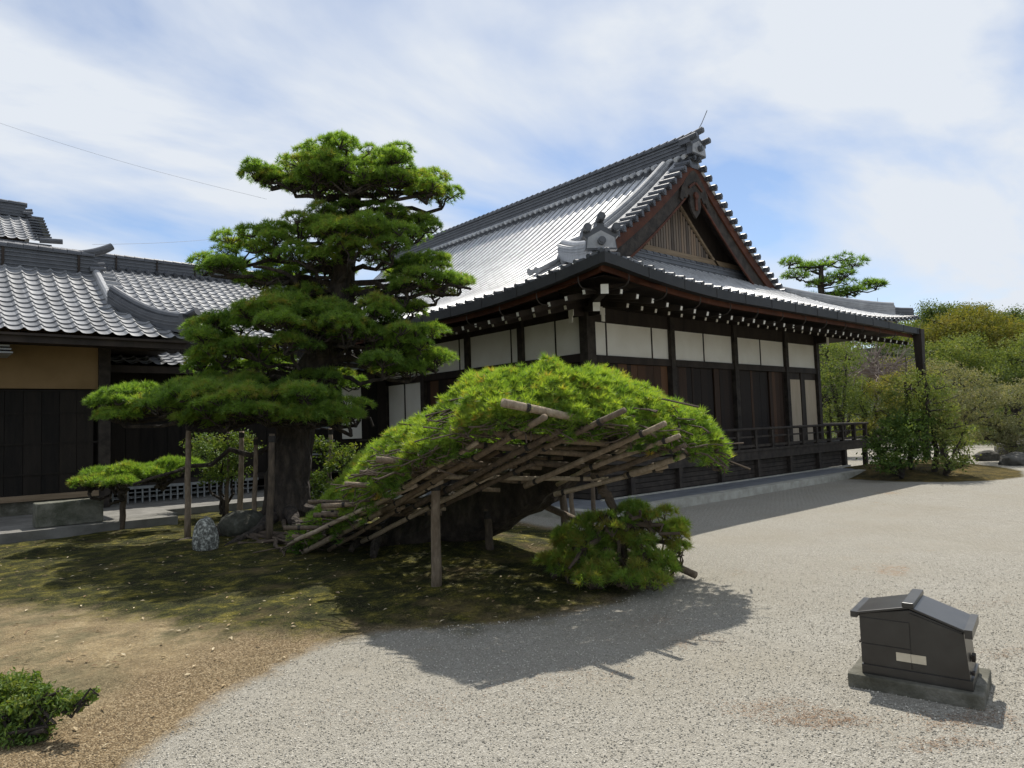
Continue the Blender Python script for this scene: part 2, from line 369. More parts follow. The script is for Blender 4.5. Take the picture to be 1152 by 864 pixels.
# extra fineness round the island
gx = np.unique(np.concatenate([gx, np.arange(15, 26, 0.16)])); gy = np.unique(np.concatenate([gy, np.arange(3.0, 12, 0.12)]))
GX, GY = np.meshgrid(gx, gy)
P2 = np.stack([GX.ravel(), GY.ravel()], 1)
gz = ground_z(P2)
mb = MB(); mb.grid(np.stack([GX, GY, gz.reshape(GX.shape)], -1))
sd, md, idd = polymask(P2, SOIL), polymask(P2, MOSS), polymask(P2, ISLE)
def ground_material():
    m = bpy.data.materials.new('ground'); m.use_nodes = True
    t = m.node_tree; N = t.nodes; L = t.links; p = N['Principled BSDF']
    geo = N.new('ShaderNodeNewGeometry')
    def noise(scale, detail=6, rough=0.6):
        n = N.new('ShaderNodeTexNoise'); n.inputs['Scale'].default_value = scale; n.inputs['Detail'].default_value = detail; n.inputs['Roughness'].default_value = rough
        L.new(geo.outputs['Position'], n.inputs['Vector']); return n.outputs['Fac']
    def vor(scale, feat='F1'):
        n = N.new('ShaderNodeTexVoronoi'); n.feature = feat; n.inputs['Scale'].default_value = scale
        L.new(geo.outputs['Position'], n.inputs['Vector']); return n
    def ramp(f, *cols):
        r = N.new('ShaderNodeValToRGB'); el = r.color_ramp.elements
        while len(el) < len(cols): el.new(0.5)
        for e, (ps, c) in zip(el, cols): e.position = ps; e.color = (*c, 1) if not isinstance(c, float) else (c, c, c, 1)
        L.new(f, r.inputs['Fac']); return r.outputs['Color']
    def mix(f, a, b, mode='MIX'):
        x = N.new('ShaderNodeMix'); x.data_type = 'RGBA'; x.blend_type = mode
        for s, v in ((0, f), (6, a), (7, b)):
            if isinstance(v, (int, float)): x.inputs[s].default_value = v
            elif isinstance(v, tuple): x.inputs[s].default_value = (*v, 1)
            else: L.new(v, x.inputs[s])
        return x.outputs[2]
    def math_(op, a, b, clamp=False):
        x = N.new('ShaderNodeMath'); x.operation = op; x.use_clamp = clamp
        for s, v in ((0, a), (1, b)):
            if isinstance(v, (int, float)): x.inputs[s].default_value = v
            else: L.new(v, x.inputs[s])
        return x.outputs[0]
    def attr(n):
        a = N.new('ShaderNodeAttribute'); a.attribute_name = n; return a.outputs['Fac']
    def edge(a, n, w, amp):               # attribute metres + noise -> 0..1
        s = math_('ADD', attr(a), math_('MULTIPLY', math_('SUBTRACT', n, 0.5), amp))
        return math_('MULTIPLY', math_('ADD', s, w), 1.0/(2*w), True)
    n1, n2, n3, n0 = noise(0.55), noise(3.0), noise(22.0, 4), noise(0.16, 3)
    # gravel: separate little stones of mixed greys
    v1, v2 = vor(115.0), vor(190.0)
    sepc = N.new('ShaderNodeSeparateColor'); L.new(v1.outputs['Color'], sepc.inputs[0])
    sep2 = N.new('ShaderNodeSeparateColor'); L.new(v2.outputs['Color'], sep2.inputs[0])
    grav = ramp(sepc.outputs[0], (0.0, (0.22, 0.206, 0.175)), (0.2, (0.285, 0.267, 0.228)), (0.7, (0.355, 0.334, 0.288)), (1.0, (0.52, 0.495, 0.44)))
    grav2 = ramp(sep2.outputs[1], (0.0, (0.14, 0.129, 0.105)), (0.6, (0.325, 0.304, 0.255)), (1.0, (0.53, 0.505, 0.44)))
    grav = mix(0.4, grav, grav2)
    grav = mix(ramp(noise(0.75, 8, 0.62), (0.50, 0.0), (0.62, 0.35)), grav, (0.37, 0.35, 0.305))
    grav = mix(ramp(n1, (0.42, 0.0), (0.70, 0.6)), grav, (0.30, 0.272, 0.216))
    # rust-brown drifts of fallen needles on the gravel
    wn = noise(1.1, 8, 0.7)
    drift = math_('MULTIPLY', ramp(wn, (0.60, 0.0), (0.66, 0.75)), ramp(n0, (0.48, 0.0), (0.55, 1.0)))
    grav = mix(math_('MULTIPLY', drift, ramp(n3, (0.40, 0.0), (0.6, 1.0))), grav, (0.30, 0.16, 0.075))
    # bare soil: tan, with brown grit and grey crust
    soil = ramp(n2, (0.3, (0.15, 0.108, 0.058)), (0.55, (0.29, 0.222, 0.122)), (0.75, (0.41, 0.33, 0.20)))
    crust = ramp(noise(1.1, 9, 0.68), (0.47, 0.0), (0.56, 0.85))
    soil = mix(ramp(sepc.outputs[2], (0.55, 0.0), (0.6, 0.55)), soil, mix(sep2.outputs[2], (0.11, 0.08, 0.045), (0.42, 0.35, 0.23)))
    soil = mix(0.55, soil, ramp(noise(40.0, 5, 0.75), (0.35, 0.4), (0.65, 1.5)), 'MULTIPLY')
    soil = mix(crust, soil, ramp(n3, (0.3, (0.085, 0.075, 0.042)), (0.7, (0.20, 0.172, 0.098))))
    grit = ramp(sepc.outputs[1], (0.0, (0.06, 0.042, 0.026)), (0.5, (0.19, 0.132, 0.07)), (1.0, (0.38, 0.30, 0.19)))
    grit_f = edge('sd', noise(1.2, 5), 0.30, 0.8)            # 0 at the gravel edge, 1 well inside
    soil = mix(math_('MULTIPLY', math_('SUBTRACT', 1.0, edge('sd2', noise(1.2, 5), 0.25, 0.7)), 0.85, True), soil, grit)
    # moss: dark olive with yellow cushions
    mcol = ramp(noise(4.0, 10, 0.74), (0.36, (0.016, 0.018, 0.007)), (0.50, (0.046, 0.048, 0.012)), (0.60, (0.135, 0.12, 0.022)), (0.70, (0.30, 0.24, 0.045)))
    litter = ramp(sep2.outputs[0], (0.90, 0.0), (0.93, 1.0))
    mcol = mix(math_('MULTIPLY', litter, ramp(n2, (0.45, 0.0), (0.6, 0.5))), mcol, (0.36, 0.27, 0.15))
    mcol = mix(0.7, mcol, ramp(vor(60.0).outputs['Distance'], (0.05, 1.5), (0.5, 0.75), (0.8, 0.35)), 'MULTIPLY')
    mcol = mix(0.6, mcol, ramp(noise(34.0, 5, 0.75), (0.35, 0.35), (0.65, 1.7)), 'MULTIPLY')
    mcol = mix(ramp(noise(0.9, 6, 0.6), (0.56, 0.0), (0.68, 0.6)), mcol, ramp(n3, (0.3, (0.09, 0.06, 0.03)), (0.7, (0.23, 0.17, 0.085))))
    col = mix(edge('sd', n2, 0.10, 0.5), grav, soil)
    col = mix(edge('md', noise(2.2, 8, 0.7), 0.22, 1.1), col, mcol)
    isle = ramp(noise(3.0, 7, 0.7), (0.35, (0.035, 0.030, 0.010)), (0.55, (0.10, 0.075, 0.020)), (0.7, (0.20, 0.13, 0.04)))
    col = mix(edge('idd', n2, 0.08, 0.3), col, isle)
    # far beyond the garden: dark undergrowth
    col = mix(math_('MULTIPLY', attr('far'), 1.0), col, (0.035, 0.045, 0.018))
    L.new(col, p.inputs['Base Color'])
    p.inputs['Roughness'].default_value = 0.95; p.inputs['Specular IOR Level'].default_value = 0.15
    dist = math_('SUBTRACT', 1.0, math_('MULTIPLY', v1.outputs['Distance'], 1.3))
    h = math_('ADD', math_('MULTIPLY', dist, 0.8), math_('MULTIPLY', n3, 0.5))
    wv = N.new('ShaderNodeTexWave'); wv.inputs['Scale'].default_value = 4.2; wv.inputs['Distortion'].default_value = 2.5; wv.inputs['Detail'].default_value = 3; wv.inputs['Detail Scale'].default_value = 0.6
    mpw = N.new('ShaderNodeMapping'); mpw.inputs['Rotation'].default_value = (0, 0, math.radians(62)); L.new(geo.outputs['Position'], mpw.inputs['Vector']); L.new(mpw.outputs[0], wv.inputs['Vector'])
    b = N.new('ShaderNodeBump'); b.inputs['Strength'].default_value = 0.9; b.inputs['Distance'].default_value = 0.012
    L.new(h, b.inputs['Height'])
    b2 = N.new('ShaderNodeBump'); b2.inputs['Strength'].default_value = 0.6; b2.inputs['Distance'].default_value = 0.06
    L.new(math_('ADD', n2, math_('MULTIPLY', wv.outputs['Fac'], ramp(n0, (0.40, 0.02), (0.60, 0.16)))), b2.inputs['Height']); L.new(b.outputs[0], b2.inputs['Normal'])
    L.new(b2.outputs[0], p.inputs['Normal'])
    return m
fdist = P2[:, 0]*HEAD[0] + P2[:, 1]*HEAD[1]
far_ = smooth01((np.hypot(P2[:, 0], P2[:, 1]) - 36)/6)
tag(mb.build('ground', ground_material(), smooth=True, attrs=dict(sd=sd, sd2=sd-0.75, md=md, idd=idd, far=far_)), kind='structure')
def gz_at(x, y): return float(ground_z(np.array([[x, y]]))[0])

# stone terrace and path in front of the left building
mb = MB(); mb.box((-14, 13.45, -0.2), (3.75, 14.0, 0.20)); mb.box((-14, 14.0, -0.2), (3.9, 19, 0.196))
mb.box((3.9, 14.9, -0.2), (8.46, 19, 0.19))
tag(mb.build('terrace', M_terrace), kind='structure')

# ------------------------------------------------------------------ roofs
def zr(d): return 8.62 - 0.935*d + 0.0432*d*d
def zrp(d): return -0.935 + 0.0864*d
ROUND = [(0.0, .030), (0.04, .036), (0.10, .030), (0.16, .016), (0.24, .002), (0.36, -.009), (0.50, -.013), (0.66, -.010), (0.76, -.004), (0.835, .006), (0.85, -.06), (0.985, -.06)]
WAVE = [(u, 0.048*math.exp(-((u-0.24)/0.13)**2) - (0.010*math.sin(PI*(u-0.45)/0.55) if u > 0.45 else 0.0)) for u in np.linspace(0, 1, 15)[:-1]]
def tile_sheet(mb, S, a0, a1, b0, b1, pitch, course, prof, keep=None, step=0.02):
    """tiles laid in rows on the surface S(a, b) -> points, normals; a runs along the eave, b up the slope"""
    nk = int(math.ceil((a1-a0)/pitch)); nc = int(math.ceil((b1-b0)/course))
    u = np.array([q[0] for q in prof]); h = np.array([q[1] for q in prof])
    A = (a0 + (np.arange(nk)[:, None] + u[None])*pitch).ravel(); Hh = np.tile(h, nk)
    kid = np.repeat(np.arange(nk), len(u))
    A = np.append(A, a0 + nk*pitch); Hh = np.append(Hh, h[0]); kid = np.append(kid, nk-1)
    B = np.stack([b0 + np.arange(nc)*course, b0 + (np.arange(nc)+1)*course], 1).ravel()
    St = np.tile([step, 0.0], nc); cid = np.repeat(np.arange(nc), 2)
    AA, BB = np.meshgrid(A, B)
    pos, nor = S(AA, BB)
    V = pos + nor*(Hh[None] + St[:, None])[..., None]
    tone = rng.random((nc, nk))
    var = 0.5 + (tone[cid][:, kid] - 0.5)*0.55
    var = np.where(np.append(np.tile(h < -0.04, nk), False)[None], -1.2, var)  # grooves coloured dark: clay joint, with the shade between tile rows painted in
    m, n = AA.shape
    mask = None
    if keep is not None:
        ca = (AA[:-1, :-1] + AA[1:, 1:])/2; cb = (BB[:-1, :-1] + BB[1:, 1:])/2
        mask = keep(ca, cb)
    i = np.arange(m-1)[:, None]*n; j = np.arange(n-1)[None]
    f = np.stack([i+j, i+j+1, i+n+j+1, i+n+j], -1)
    f = f[mask] if mask is not None else f.reshape(-1, 4)
    used = np.unique(f); re = np.full(m*n, -1); re[used] = np.arange(len(used))
    mb.add(V.reshape(-1, 3)[used], re[f], var.ravel()[used])
def rect_sweep(mb, pts, w, h, side, var=0.5):            # rectangular section swept along pts; side = unit horizontal vector for the width
    pts = np.asarray(pts, float); side = np.asarray(side, float)
    if side.ndim == 1: side = np.broadcast_to(side, pts.shape)
    ring = np.stack([pts, pts + side*w, pts + side*w + [0, 0, h], pts + [0, 0, h]], 1)
    m = len(pts); i = np.arange(m-1)[:, None]*4; j = np.arange(4)[None]; j2 = (j+1) % 4
    f = np.stack([i+j, i+4+j, i+4+j2, i+j2], -1).reshape(-1, 4)
    mb.add(ring.reshape(-1, 3), f, var); b = mb.n - 4*m
    mb.f.append(np.array([[b, b+1, b+2, b+3]])); mb.f.append(np.array([[b+4*m-1, b+4*m-2, b+4*m-3, b+4*m-4]]))

XC, XL, XR, YF, YB, YG = 15.82, 8.75, 22.89, 7.55, 29.0, 10.4
def upl(dc): return 0.30*np.clip(1 - dc/4.5, 0, 1)**2
def S_left(a, b):
    d = XC - XL - b
    z = zr(d) + upl(np.minimum(a - YF, YB - a))*np.clip(1 - b/2.5, 0, 1)
    s = -zrp(d); n = np.stack([-s, 0*s, np.ones_like(s)], -1); n /= np.linalg.norm(n, axis=-1, keepdims=True)
    return np.stack([XL + b, a, z], -1), n
def S_right(a, b):
    p, n = S_left(a, b); p = p.copy(); n = n.copy()
    p[..., 0] = 2*XC - p[..., 0]; n[..., 0] *= -1
    return p, n
def S_front(a, b):
    d = XC - XL - b
    z = zr(d) + upl(np.minimum(a - XL, XR - a))*np.clip(1 - b/2.5, 0, 1)
    s = -zrp(d); n = np.stack([0*s, -s, np.ones_like(s)], -1); n /= np.linalg.norm(n, axis=-1, keepdims=True)
    return np.stack([a, YF + b, z], -1), n
TG = YG - YF
def keep_side(a, b):
    lim = np.where(b <= TG, YF + b, YG); lim2 = np.where(b <= TG, YB - b, YB - TG)
    return (a > lim - 0.03) & (a < lim2 + 0.03)

hall = thing('main_hall', 'large dark wooden temple hall with white wall panels and high tiled gable', 'temple hall', (16.0, 10.0, 0.0))
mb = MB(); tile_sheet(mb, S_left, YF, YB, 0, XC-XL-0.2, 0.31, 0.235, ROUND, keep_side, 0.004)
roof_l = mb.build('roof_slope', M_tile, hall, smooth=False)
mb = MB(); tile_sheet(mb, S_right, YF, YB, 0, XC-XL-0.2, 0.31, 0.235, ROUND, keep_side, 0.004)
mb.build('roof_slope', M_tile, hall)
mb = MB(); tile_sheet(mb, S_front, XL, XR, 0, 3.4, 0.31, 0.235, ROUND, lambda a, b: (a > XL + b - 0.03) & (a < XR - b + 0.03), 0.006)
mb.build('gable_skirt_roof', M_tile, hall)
# closed boards under the tiles
mb = MB()
bb = np.linspace(0, XC-XL, 24)
for sgn in (1, -1):
    V = np.zeros((2, 24, 3))
    for r in range(2):
        V[r, :, 0] = XC - sgn*(XC-XL-bb) ; V[r, :, 2] = zr(XC-XL-bb) - 0.12
        V[r, :, 1] = np.where(bb <= TG, YF + bb, YG + 0.03) if r == 0 else np.where(bb <= TG, YB - bb, YB - TG)
    mb.grid(V)
V = np.zeros((2, 12, 3)); b2 = np.linspace(0, 3.45, 12)
for r in range(2):
    V[r, :, 1] = YF + b2; V[r, :, 2] = zr(XC-XL-b2) - 0.12; V[r, :, 0] = XL + b2 if r == 0 else XR - b2
mb.grid(V)
V2 = V.copy(); V2[:, :, 1] = YB - b2; mb.grid(V2)
mb.build('roof_boarding', M_darkh, hall)
# round tile ends along the eaves
mb = MB()
for a in np.arange(XL + 0.31*0.04, XR, 0.31):
    p, n = S_front(np.array(a), np.array(0.0)); mb.tube([p + [0, -0.045, 0.0], p + [0, 0.12, 0.03]], 0.045, 10, rng.random())
    q = p + np.array([0.155, -0.03, -0.03]); mb.box(q - [0.06, 0.02, 0.03], q + [0.06, 0.03, 0.02], rng.random())
for a in np.arange(YF + 0.31*0.04, YB, 0.31):
    p, n = S_left(np.array(a), np.array(0.0)); mb.tube([p + [-0.045, 0, 0.0], p + [0.12, 0, 0.03]], 0.045, 10, rng.random())
    q = p + np.array([-0.03, 0.155, -0.03]); mb.box(q - [0.02, 0.06, 0.03], q + [0.03, 0.06, 0.02], rng.random())
mb.build('eave_tile_row', M_ridge, hall)

# gutters, with bands at their joints
ZG = 3.935
def gut_f(x): return ZG + (0.30*np.clip(1-(x-XL)/4.2, 0, 1)**2) - 0.03*smooth01((x-18)/5)
def gut_l(y): return ZG + 0.30*np.clip(1-(y-YF)/4.2, 0, 1)**2
xs = np.arange(XL - 0.12, XR - 0.2, 0.35); ys = np.arange(YF + 0.022, YB, 0.35)
mb = MB(); rect_sweep(mb, np.stack([xs, 0*xs + YF - 0.12, gut_f(xs)], 1), 0.14, 0.178, (0, 1, 0))
for x in np.arange(XL + 1.05, XR - 0.3, 1.05): z = float(gut_f(x)); mb.box((x-0.02, YF-0.127, z-0.008), (x+0.02, YF+0.0, z+0.186))
g1 = mb.build('gutter', M_gutter, hall)
mb = MB(); rect_sweep(mb, np.stack([0*ys + XL - 0.12, ys, gut_l(ys) - 0.001], 1), 0.14, 0.178, (1, 0, 0))
for y in np.arange(YF + 1.05, YB - 0.3, 1.05): z = float(gut_l(y)); mb.box((XL-0.127, y-0.02, z-0.008), (XL, y+0.02, z+0.186))
g2_ = mb.build('gutter', M_gutter, hall)
# bent iron straps that carry the gutters
for x in np.arange(XL + 0.55, XR - 0.5, 1.05):
    z = float(gut_f(x)); mb = MB()
    th = np.linspace(0, PI/2, 6)
    mb.tube([(x, YF-0.06, z)] + [(x, YF-0.06 + 0.16*(1-math.cos(t)), z - 0.10 - 0.14*math.sin(t)) for t in th] + [(x, YF+0.42, z-0.24)], 0.012, 5)
    mb.build('strap', M_darkh, g1)
for y in np.arange(YF + 0.55, YF + 12, 1.05):
    z = float(gut_l(y)); mb = MB()
    mb.tube([(XL-0.06, y, z)] + [(XL-0.06 + 0.16*(1-math.cos(t)), y, z - 0.10 - 0.14*math.sin(t)) for t in th] + [(XL+0.42, y, z-0.24)], 0.012, 5)
    mb.build('strap', M_darkh, g2_)
# red-brown fascia under the gutter, and the soffit
mb = MB()
rect_sweep(mb, np.stack([xs + 0.12, 0*xs + YF + 0.08, gut_f(xs) - 0.085], 1), 0.05, 0.10, (0, 1, 0))
rect_sweep(mb, np.stack([0*ys + XL + 0.08, ys + 0.12, gut_l(ys) - 0.087], 1), 0.05, 0.10, (1, 0, 0))
mb.build('fascia', M_red, hall)
WX0, WX1, WY = 10.93, 21.31, 10.0
mb = MB()
t = np.linspace(0, 1, 8)
def soffit(p_eave, p_wall): mb.grid(np.stack([p_eave*(1-k) + p_wall*k for k in t], 0))
x2 = np.linspace(XL + 0.1, XR - 0.1, 40); x3 = np.linspace(WX0, 21.1, 40)
soffit(np.stack([x2, 0*x2 + YF + 0.1, gut_f(x2) + 0.02], 1), np.stack([x3, 0*x2 + WY, 0*x2 + 4.34], 1))
y2 = np.linspace(YF + 0.1, YB - 0.1, 50); y3 = np.linspace(WY, 26.8, 50)
soffit(np.stack([0*y2 + XL + 0.1, y2, gut_l(y2) + 0.02], 1), np.stack([0*y2 + WX0, y3, 0*y2 + 4.34], 1))
soffit(np.stack([0*y2 + XR - 0.1, y2, 0*y2 + ZG + 0.02], 1), np.stack([0*y2 + 21.1, y3, 0*y2 + 4.34], 1))
mb.build('soffit', M_dark, hall)
# rafters in two tiers, white painted ends
raf_m = cap_m = None
def rafter(tip, back):
    tip, back = np.asarray(tip, float), np.asarray(back, float)
    mb = MB(); mb.bar(tip, back, 0.085, 0.11); r = mb.build('rafter', M_dark, hall)
    d = (tip-back)/np.linalg.norm(tip-back); mb = MB(); mb.bar(tip + d*0.001, tip + d*0.012, 0.055, 0.076)
    mb.build('rafter_end', M_cap, r)
nraf = 0
for k, x in enumerate(np.arange(9.45, 22.9, 0.44)):
    u_ = float(gut_f(x)) - ZG
    rafter((x, 7.80, 3.70 + 0.9*u_), (x, 9.7, 4.15 + 0.5*u_)); nraf += 1
    if x > 10.0 and x < 22.2: rafter((x + 0.2, 8.55, 3.80 + 0.45*u_), (x + 0.2, 10.0, 4.15)); nraf += 1
mbr, mbc = MB(), MB()
for k, y in enumerate(np.arange(8.25, 27, 0.44)):
    u_ = float(gut_l(y)) - ZG
    for tip, back, ok in (((8.99, y, 3.72 + 0.9*u_), (10.7, y, 4.15 + 0.5*u_), True), ((9.62, y+0.2, 3.80 + 0.45*u_), (10.93, y+0.2, 4.15), y > 9.0)):
        if not ok: continue
        if nraf < 98: rafter(tip, back); nraf += 1
        else:
            tip, back = np.array(tip), np.array(back); d = (tip-back)/np.linalg.norm(tip-back)
            mbr.bar(tip, back, 0.085, 0.11); mbc.bar(tip + d*0.001, tip + d*0.014, 0.075, 0.10)
rr = tag(mbr.build('rafters', M_dark, hall), kind='stuff'); tag(mbc.build('rafter_ends', M_cap, rr), kind='stuff')
# hip rafters and bracket arms at the near corner
for (tip, w) in (((9.06, 7.84, 3.90), 0.135), ((9.76, 8.66, 3.78), 0.135)):
    mb = MB(); tip = np.array(tip); back = np.array([10.93, 10.0, 4.05]); mb.bar(tip, back, w-0.01, w+0.02); r = mb.build('hip_rafter', M_dark, hall)
    d = (tip-back)/np.linalg.norm(tip-back); mb = MB(); mb.bar(tip+d*0.002, tip+d*0.02, w, w+0.03); mb.build('rafter_end', M_cap, r)
for (x, y, z) in ((10.93, 9.55, 3.98), (10.48, 10.0, 3.98)):
    mb = MB(); mb.bar((x, y, z), (10.93, 10.0, z), 0.13, 0.24); r = mb.build('bracket_arm', M_dark, hall)
    d = np.array([x-10.93, y-10.0, 0]); d /= np.linalg.norm(d); mb = MB()
    p = np.array([x, y, z]); mb.bar(p+d*0.002, p+d*0.02, 0.14, 0.27); mb.bar(p + d*0.012 + [0, 0, -0.20], p + d*0.03 + [0, 0, -0.20], 0.10, 0.15); mb.build('bracket_end', M_cap, r)
p = np.array([21.31, 9.6, 3.95]); mb = MB(); mb.bar(p, p + [0, 0.4, 0], 0.12, 0.24); r = mb.build('bracket_arm', M_dark, hall)
mb = MB(); mb.bar(p - [0, 0.002, 0], p - [0, 0.02, 0], 0.13, 0.4); mb.build('bracket_end', M_cap, r)

# ---- walls
BX = [10.93, 13.85, 16.63, 19.37, 21.31]
LY = [10.0, 12.05, 14.1, 16.15, 18.2, 20.25, 22.3, 24.35, 26.4]
for i, x in enumerate(BX):
    mb = MB(); w = 0.13 if i == 0 else 0.085
    mb.box((x-w, WY-0.09 if i else WY-w, 0.15), (x+w, WY+0.1, 4.3)); mb.build('post', M_darkh, hall)
for y in LY[1:]:
    mb = MB(); mb.box((WX0-0.09, y-0.085, 0.15), (WX0+0.1, y+0.085, 4.3)); mb.build('post', M_darkh, hall)
mb = MB()
mb.box((WX0+0.13, WY-0.02, 3.78), (BX[-1]-0.08, WY+0.10, 4.34)); mb.box((WX0+0.131, WY-0.06, 2.90), (BX[-1]-0.085, WY+0.06, 3.06))
mb.build('lintel', M_dark, hall)
mb = MB(); mb.box((WX0-0.02, WY+0.13, 3.90), (WX0+0.10, 26.4, 4.34)); mb.box((WX0-0.06, WY+0.131, 2.92), (WX0+0.06, 26.4, 3.10)); mb.build('lintel', M_dark, hall)
for i in range(4):
    x0, x1 = BX[i]+0.085, BX[i+1]-0.085
    mb = MB(); mb.box((x0, WY, 3.06), (x1, WY+0.05, 3.84 if i == 0 else 3.775))
    pn = mb.build('wall_panel', M_white, hall)
    cuts = ((0.19, 0.77) if i == 0 else (0.5,) if i < 3 else (0.06,))
    mb = MB()
    for q in cuts: xq = x0 + (x1-x0)*q; mb.box((xq-0.016, WY-0.018, 3.05), (xq+0.016, WY-0.002, 3.86))
    mb.build('batten', M_dark, pn)
mb = MB(); mb.box((WX0+0.131, WY-0.025, 3.845), (BX[1]-0.086, WY-0.021, 3.86)); mb.build('trim', M_dark, hall)
for i in range(len(LY)-1):
    y0, y1 = LY[i] + (0.131 if i == 0 else 0.086), LY[i+1]-0.086
    mb = MB(); mb.box((WX0, y0, 3.10), (WX0+0.05, y1, 3.90)); pn = mb.build('wall_panel', M_white, hall)
    yq = y0 + (y1-y0)*(0.44 if i == 0 else 0.16); mb = MB(); mb.box((WX0-0.018, yq-0.016, 3.10), (WX0-0.002, yq+0.016, 3.92)); mb.build('batten', M_dark, pn)
# board doors under the lintel, boards of differing brown
def boards(y_axis, c, a0, a1, z0, z1, name, off=0.0):
    mb = MB(); a = a0
    while a < a1 - 0.02:
        w = min(rng.uniform(0.16, 0.34), a1-a); v = float(np.clip(rng.normal(0.35, 0.30), 0, 1)); o = off + rng.uniform(0, 0.012)
        if y_axis: mb.box((c+0.012+o, a, z0), (c+0.05+o, a+w-0.006, z1), v)
        else: mb.box((a, c+0.012+o, z0), (a+w-0.006, c+0.05+o, z1), v)
        a += w
    return mb.build(name, M_door, hall)
for i in range(3):
    x0, x1 = BX[i]+0.085, BX[i+1]-0.085; n = 3 if i else 2
    for k in range(n): boards(False, WY, x0 + (x1-x0)*k/n + 0.012, x0 + (x1-x0)*(k+1)/n - 0.012, 0.87, 2.90, 'board_door', 0.03*(k % 2))
for (a, b) in ((19.60, 20.22), (20.50, 21.20)):
    mb = MB(); mb.box((a, WY, 0.87), (b, WY+0.03, 2.70)); mb.build('paper_door', M_paper, hall)
mb = MB(); mb.box((20.23, WY-0.03, 0.87), (20.47, WY+0.06, 2.9)); mb.box((19.46, WY-0.01, 0.87), (19.59, WY+0.05, 2.9)); mb.box((19.592, WY+0.001, 2.705), (20.22, WY+0.05, 2.9)); mb.box((20.5, WY+0.001, 2.705), (21.22, WY+0.05, 2.9))
mb.build('door_frame', M_dark, hall)
for i in range(len(LY)-1):
    y0, y1 = LY[i] + 0.131, LY[i+1] - 0.086
    if i in (3, 4):
        n = 2 if i == 3 else 4
        for k in range(n):
            a, b = y0 + (y1-y0)*k/n + 0.05, y0 + (y1-y0)*(k+1)/n - 0.05
            mb = MB(); mb.box((WX0+0.01, a, 1.3), (WX0+0.03, b, 2.915)); mb.build('paper_door', M_white, hall)
        mb = MB(); mb.box((WX0+0.032, y0, 0.87), (WX0+0.06, y1, 2.918)); mb.build('door_frame', M_dark, hall)
    else: boards(True, WX0, y0, y1, 0.87, 2.915, 'board_door')
mb = MB(); mb.box((11.1, 10.2, 0.1), (21.2, 26.3, 4.3)); mb.build('core_wall', M_dark, hall)
# ---- veranda
VX0, VX1, VY = 9.75, 22.05, 8.85
mb = MB()
for k in range(10): mb.box((VX0, VY + k*0.117, 0.80), (VX1, VY + k*0.117 + 0.112, 0.86), rng.random())
mb.box((VX0+0.03, VY+0.02, 0.60), (VX1-0.03, VY+0.12, 0.797))
mb.build('veranda_floor', M_darkh, hall)
mb = MB()
for k in range(9): mb.box((VX0 + k*0.117, VY+1.175, 0.80), (VX0 + k*0.117 + 0.112, 26, 0.859), rng.random())
mb.box((VX0+0.02, VY+0.13, 0.60), (VX0+0.12, 26, 0.796)); mb.build('veranda_floor', M_darkh, hall)
mb = MB(); mb.box((21.45, 10.03, 0.80), (VX1, 26, 0.858)); mb.build('veranda_floor', M_darkh, hall)
rl = MB()
rl.tube([(VX0-0.05, VY+0.06, 1.335), (VX1+0.10, VY+0.06, 1.335)], 0.036, 10); rl.build('rail', M_darkh, hall)
rl = MB(); rl.box((VX0, VY+0.045, 1.13), (VX1, VY+0.075, 1.17)); rl.build('rail', M_darkh, hall)
rl = MB(); rl.box((VX0, VY+0.035, 0.90), (VX1, VY+0.085, 0.96)); rl.build('rail', M_darkh, hall)
k = 0
for x in list(np.arange(VX1-0.12, VX0, -0.795)):
    mb = MB(); mb.box((x-0.045, VY+0.01, 0.861), (x+0.045, VY+0.11, 1.30)); mb.build('rail_post', M_darkh, hall)
rl = MB(); rl.tube([(VX0+0.06, VY-0.05, 1.336), (VX0+0.06, 26, 1.336)], 0.036, 10); rl.build('rail', M_darkh, hall)
for y in np.arange(VY+0.9, 20, 0.795):
    mb = MB(); mb.box((VX0+0.01, y-0.045, 0.861), (VX0+0.11, y+0.045, 1.30)); mb.build('rail_post', M_darkh, hall)
rl = MB(); rl.tube([(VX1-0.06, VY+0.1, 1.335), (VX1-0.06, 26, 1.335)], 0.036, 10); rl.build('rail', M_darkh, hall)
for y in np.arange(VY+0.7, 14, 0.795):
    mb = MB(); mb.box((VX1-0.11, y-0.045, 0.859), (VX1-0.01, y+0.045, 1.30)); mb.build('rail_post', M_darkh, hall)
for x in np.arange(20.48, 9.5, -1.6):
    mb = MB(); mb.box((x-0.065, VY+0.03, 0.155), (x+0.065, VY+0.16, 0.598)); mb.build('floor_post', M_darkh, hall)
mb = MB(); mb.box((VX1-0.2, VY+0.03, 0.0), (VX1-0.08, VY+0.15, 0.598)); mb.build('floor_post', M_darkh, hall)
for y in np.arange(VY+1.6, 18, 1.6):
    mb = MB(); mb.box((VX0+0.03, y-0.065, 0.155), (VX0+0.16, y+0.065, 0.598)); mb.build('floor_post', M_darkh, hall)
mb = MB()
for z in np.arange(0.17, 0.58, 0.105): mb.box((VX0+0.18, VY+0.13, z), (20.48, VY+0.16 + 0.012*rng.random(), z+0.092), rng.random())
mb.box((VX0+0.2, VY+0.18, 0.15), (20.44, VY+0.2, 0.6))
mb.build('skirt_boarding', M_darkh, hall)
mb = MB()
for z in np.arange(0.17, 0.58, 0.105): mb.box((VX0+0.13, VY+0.17, z), (VX0+0.16 + 0.012*rng.random(), 20, z+0.092), rng.random())
mb.box((VX0+0.18, VY+0.21, 0.15), (VX0+0.2, 20, 0.6))
mb.build('skirt_boarding', M_darkh, hall)
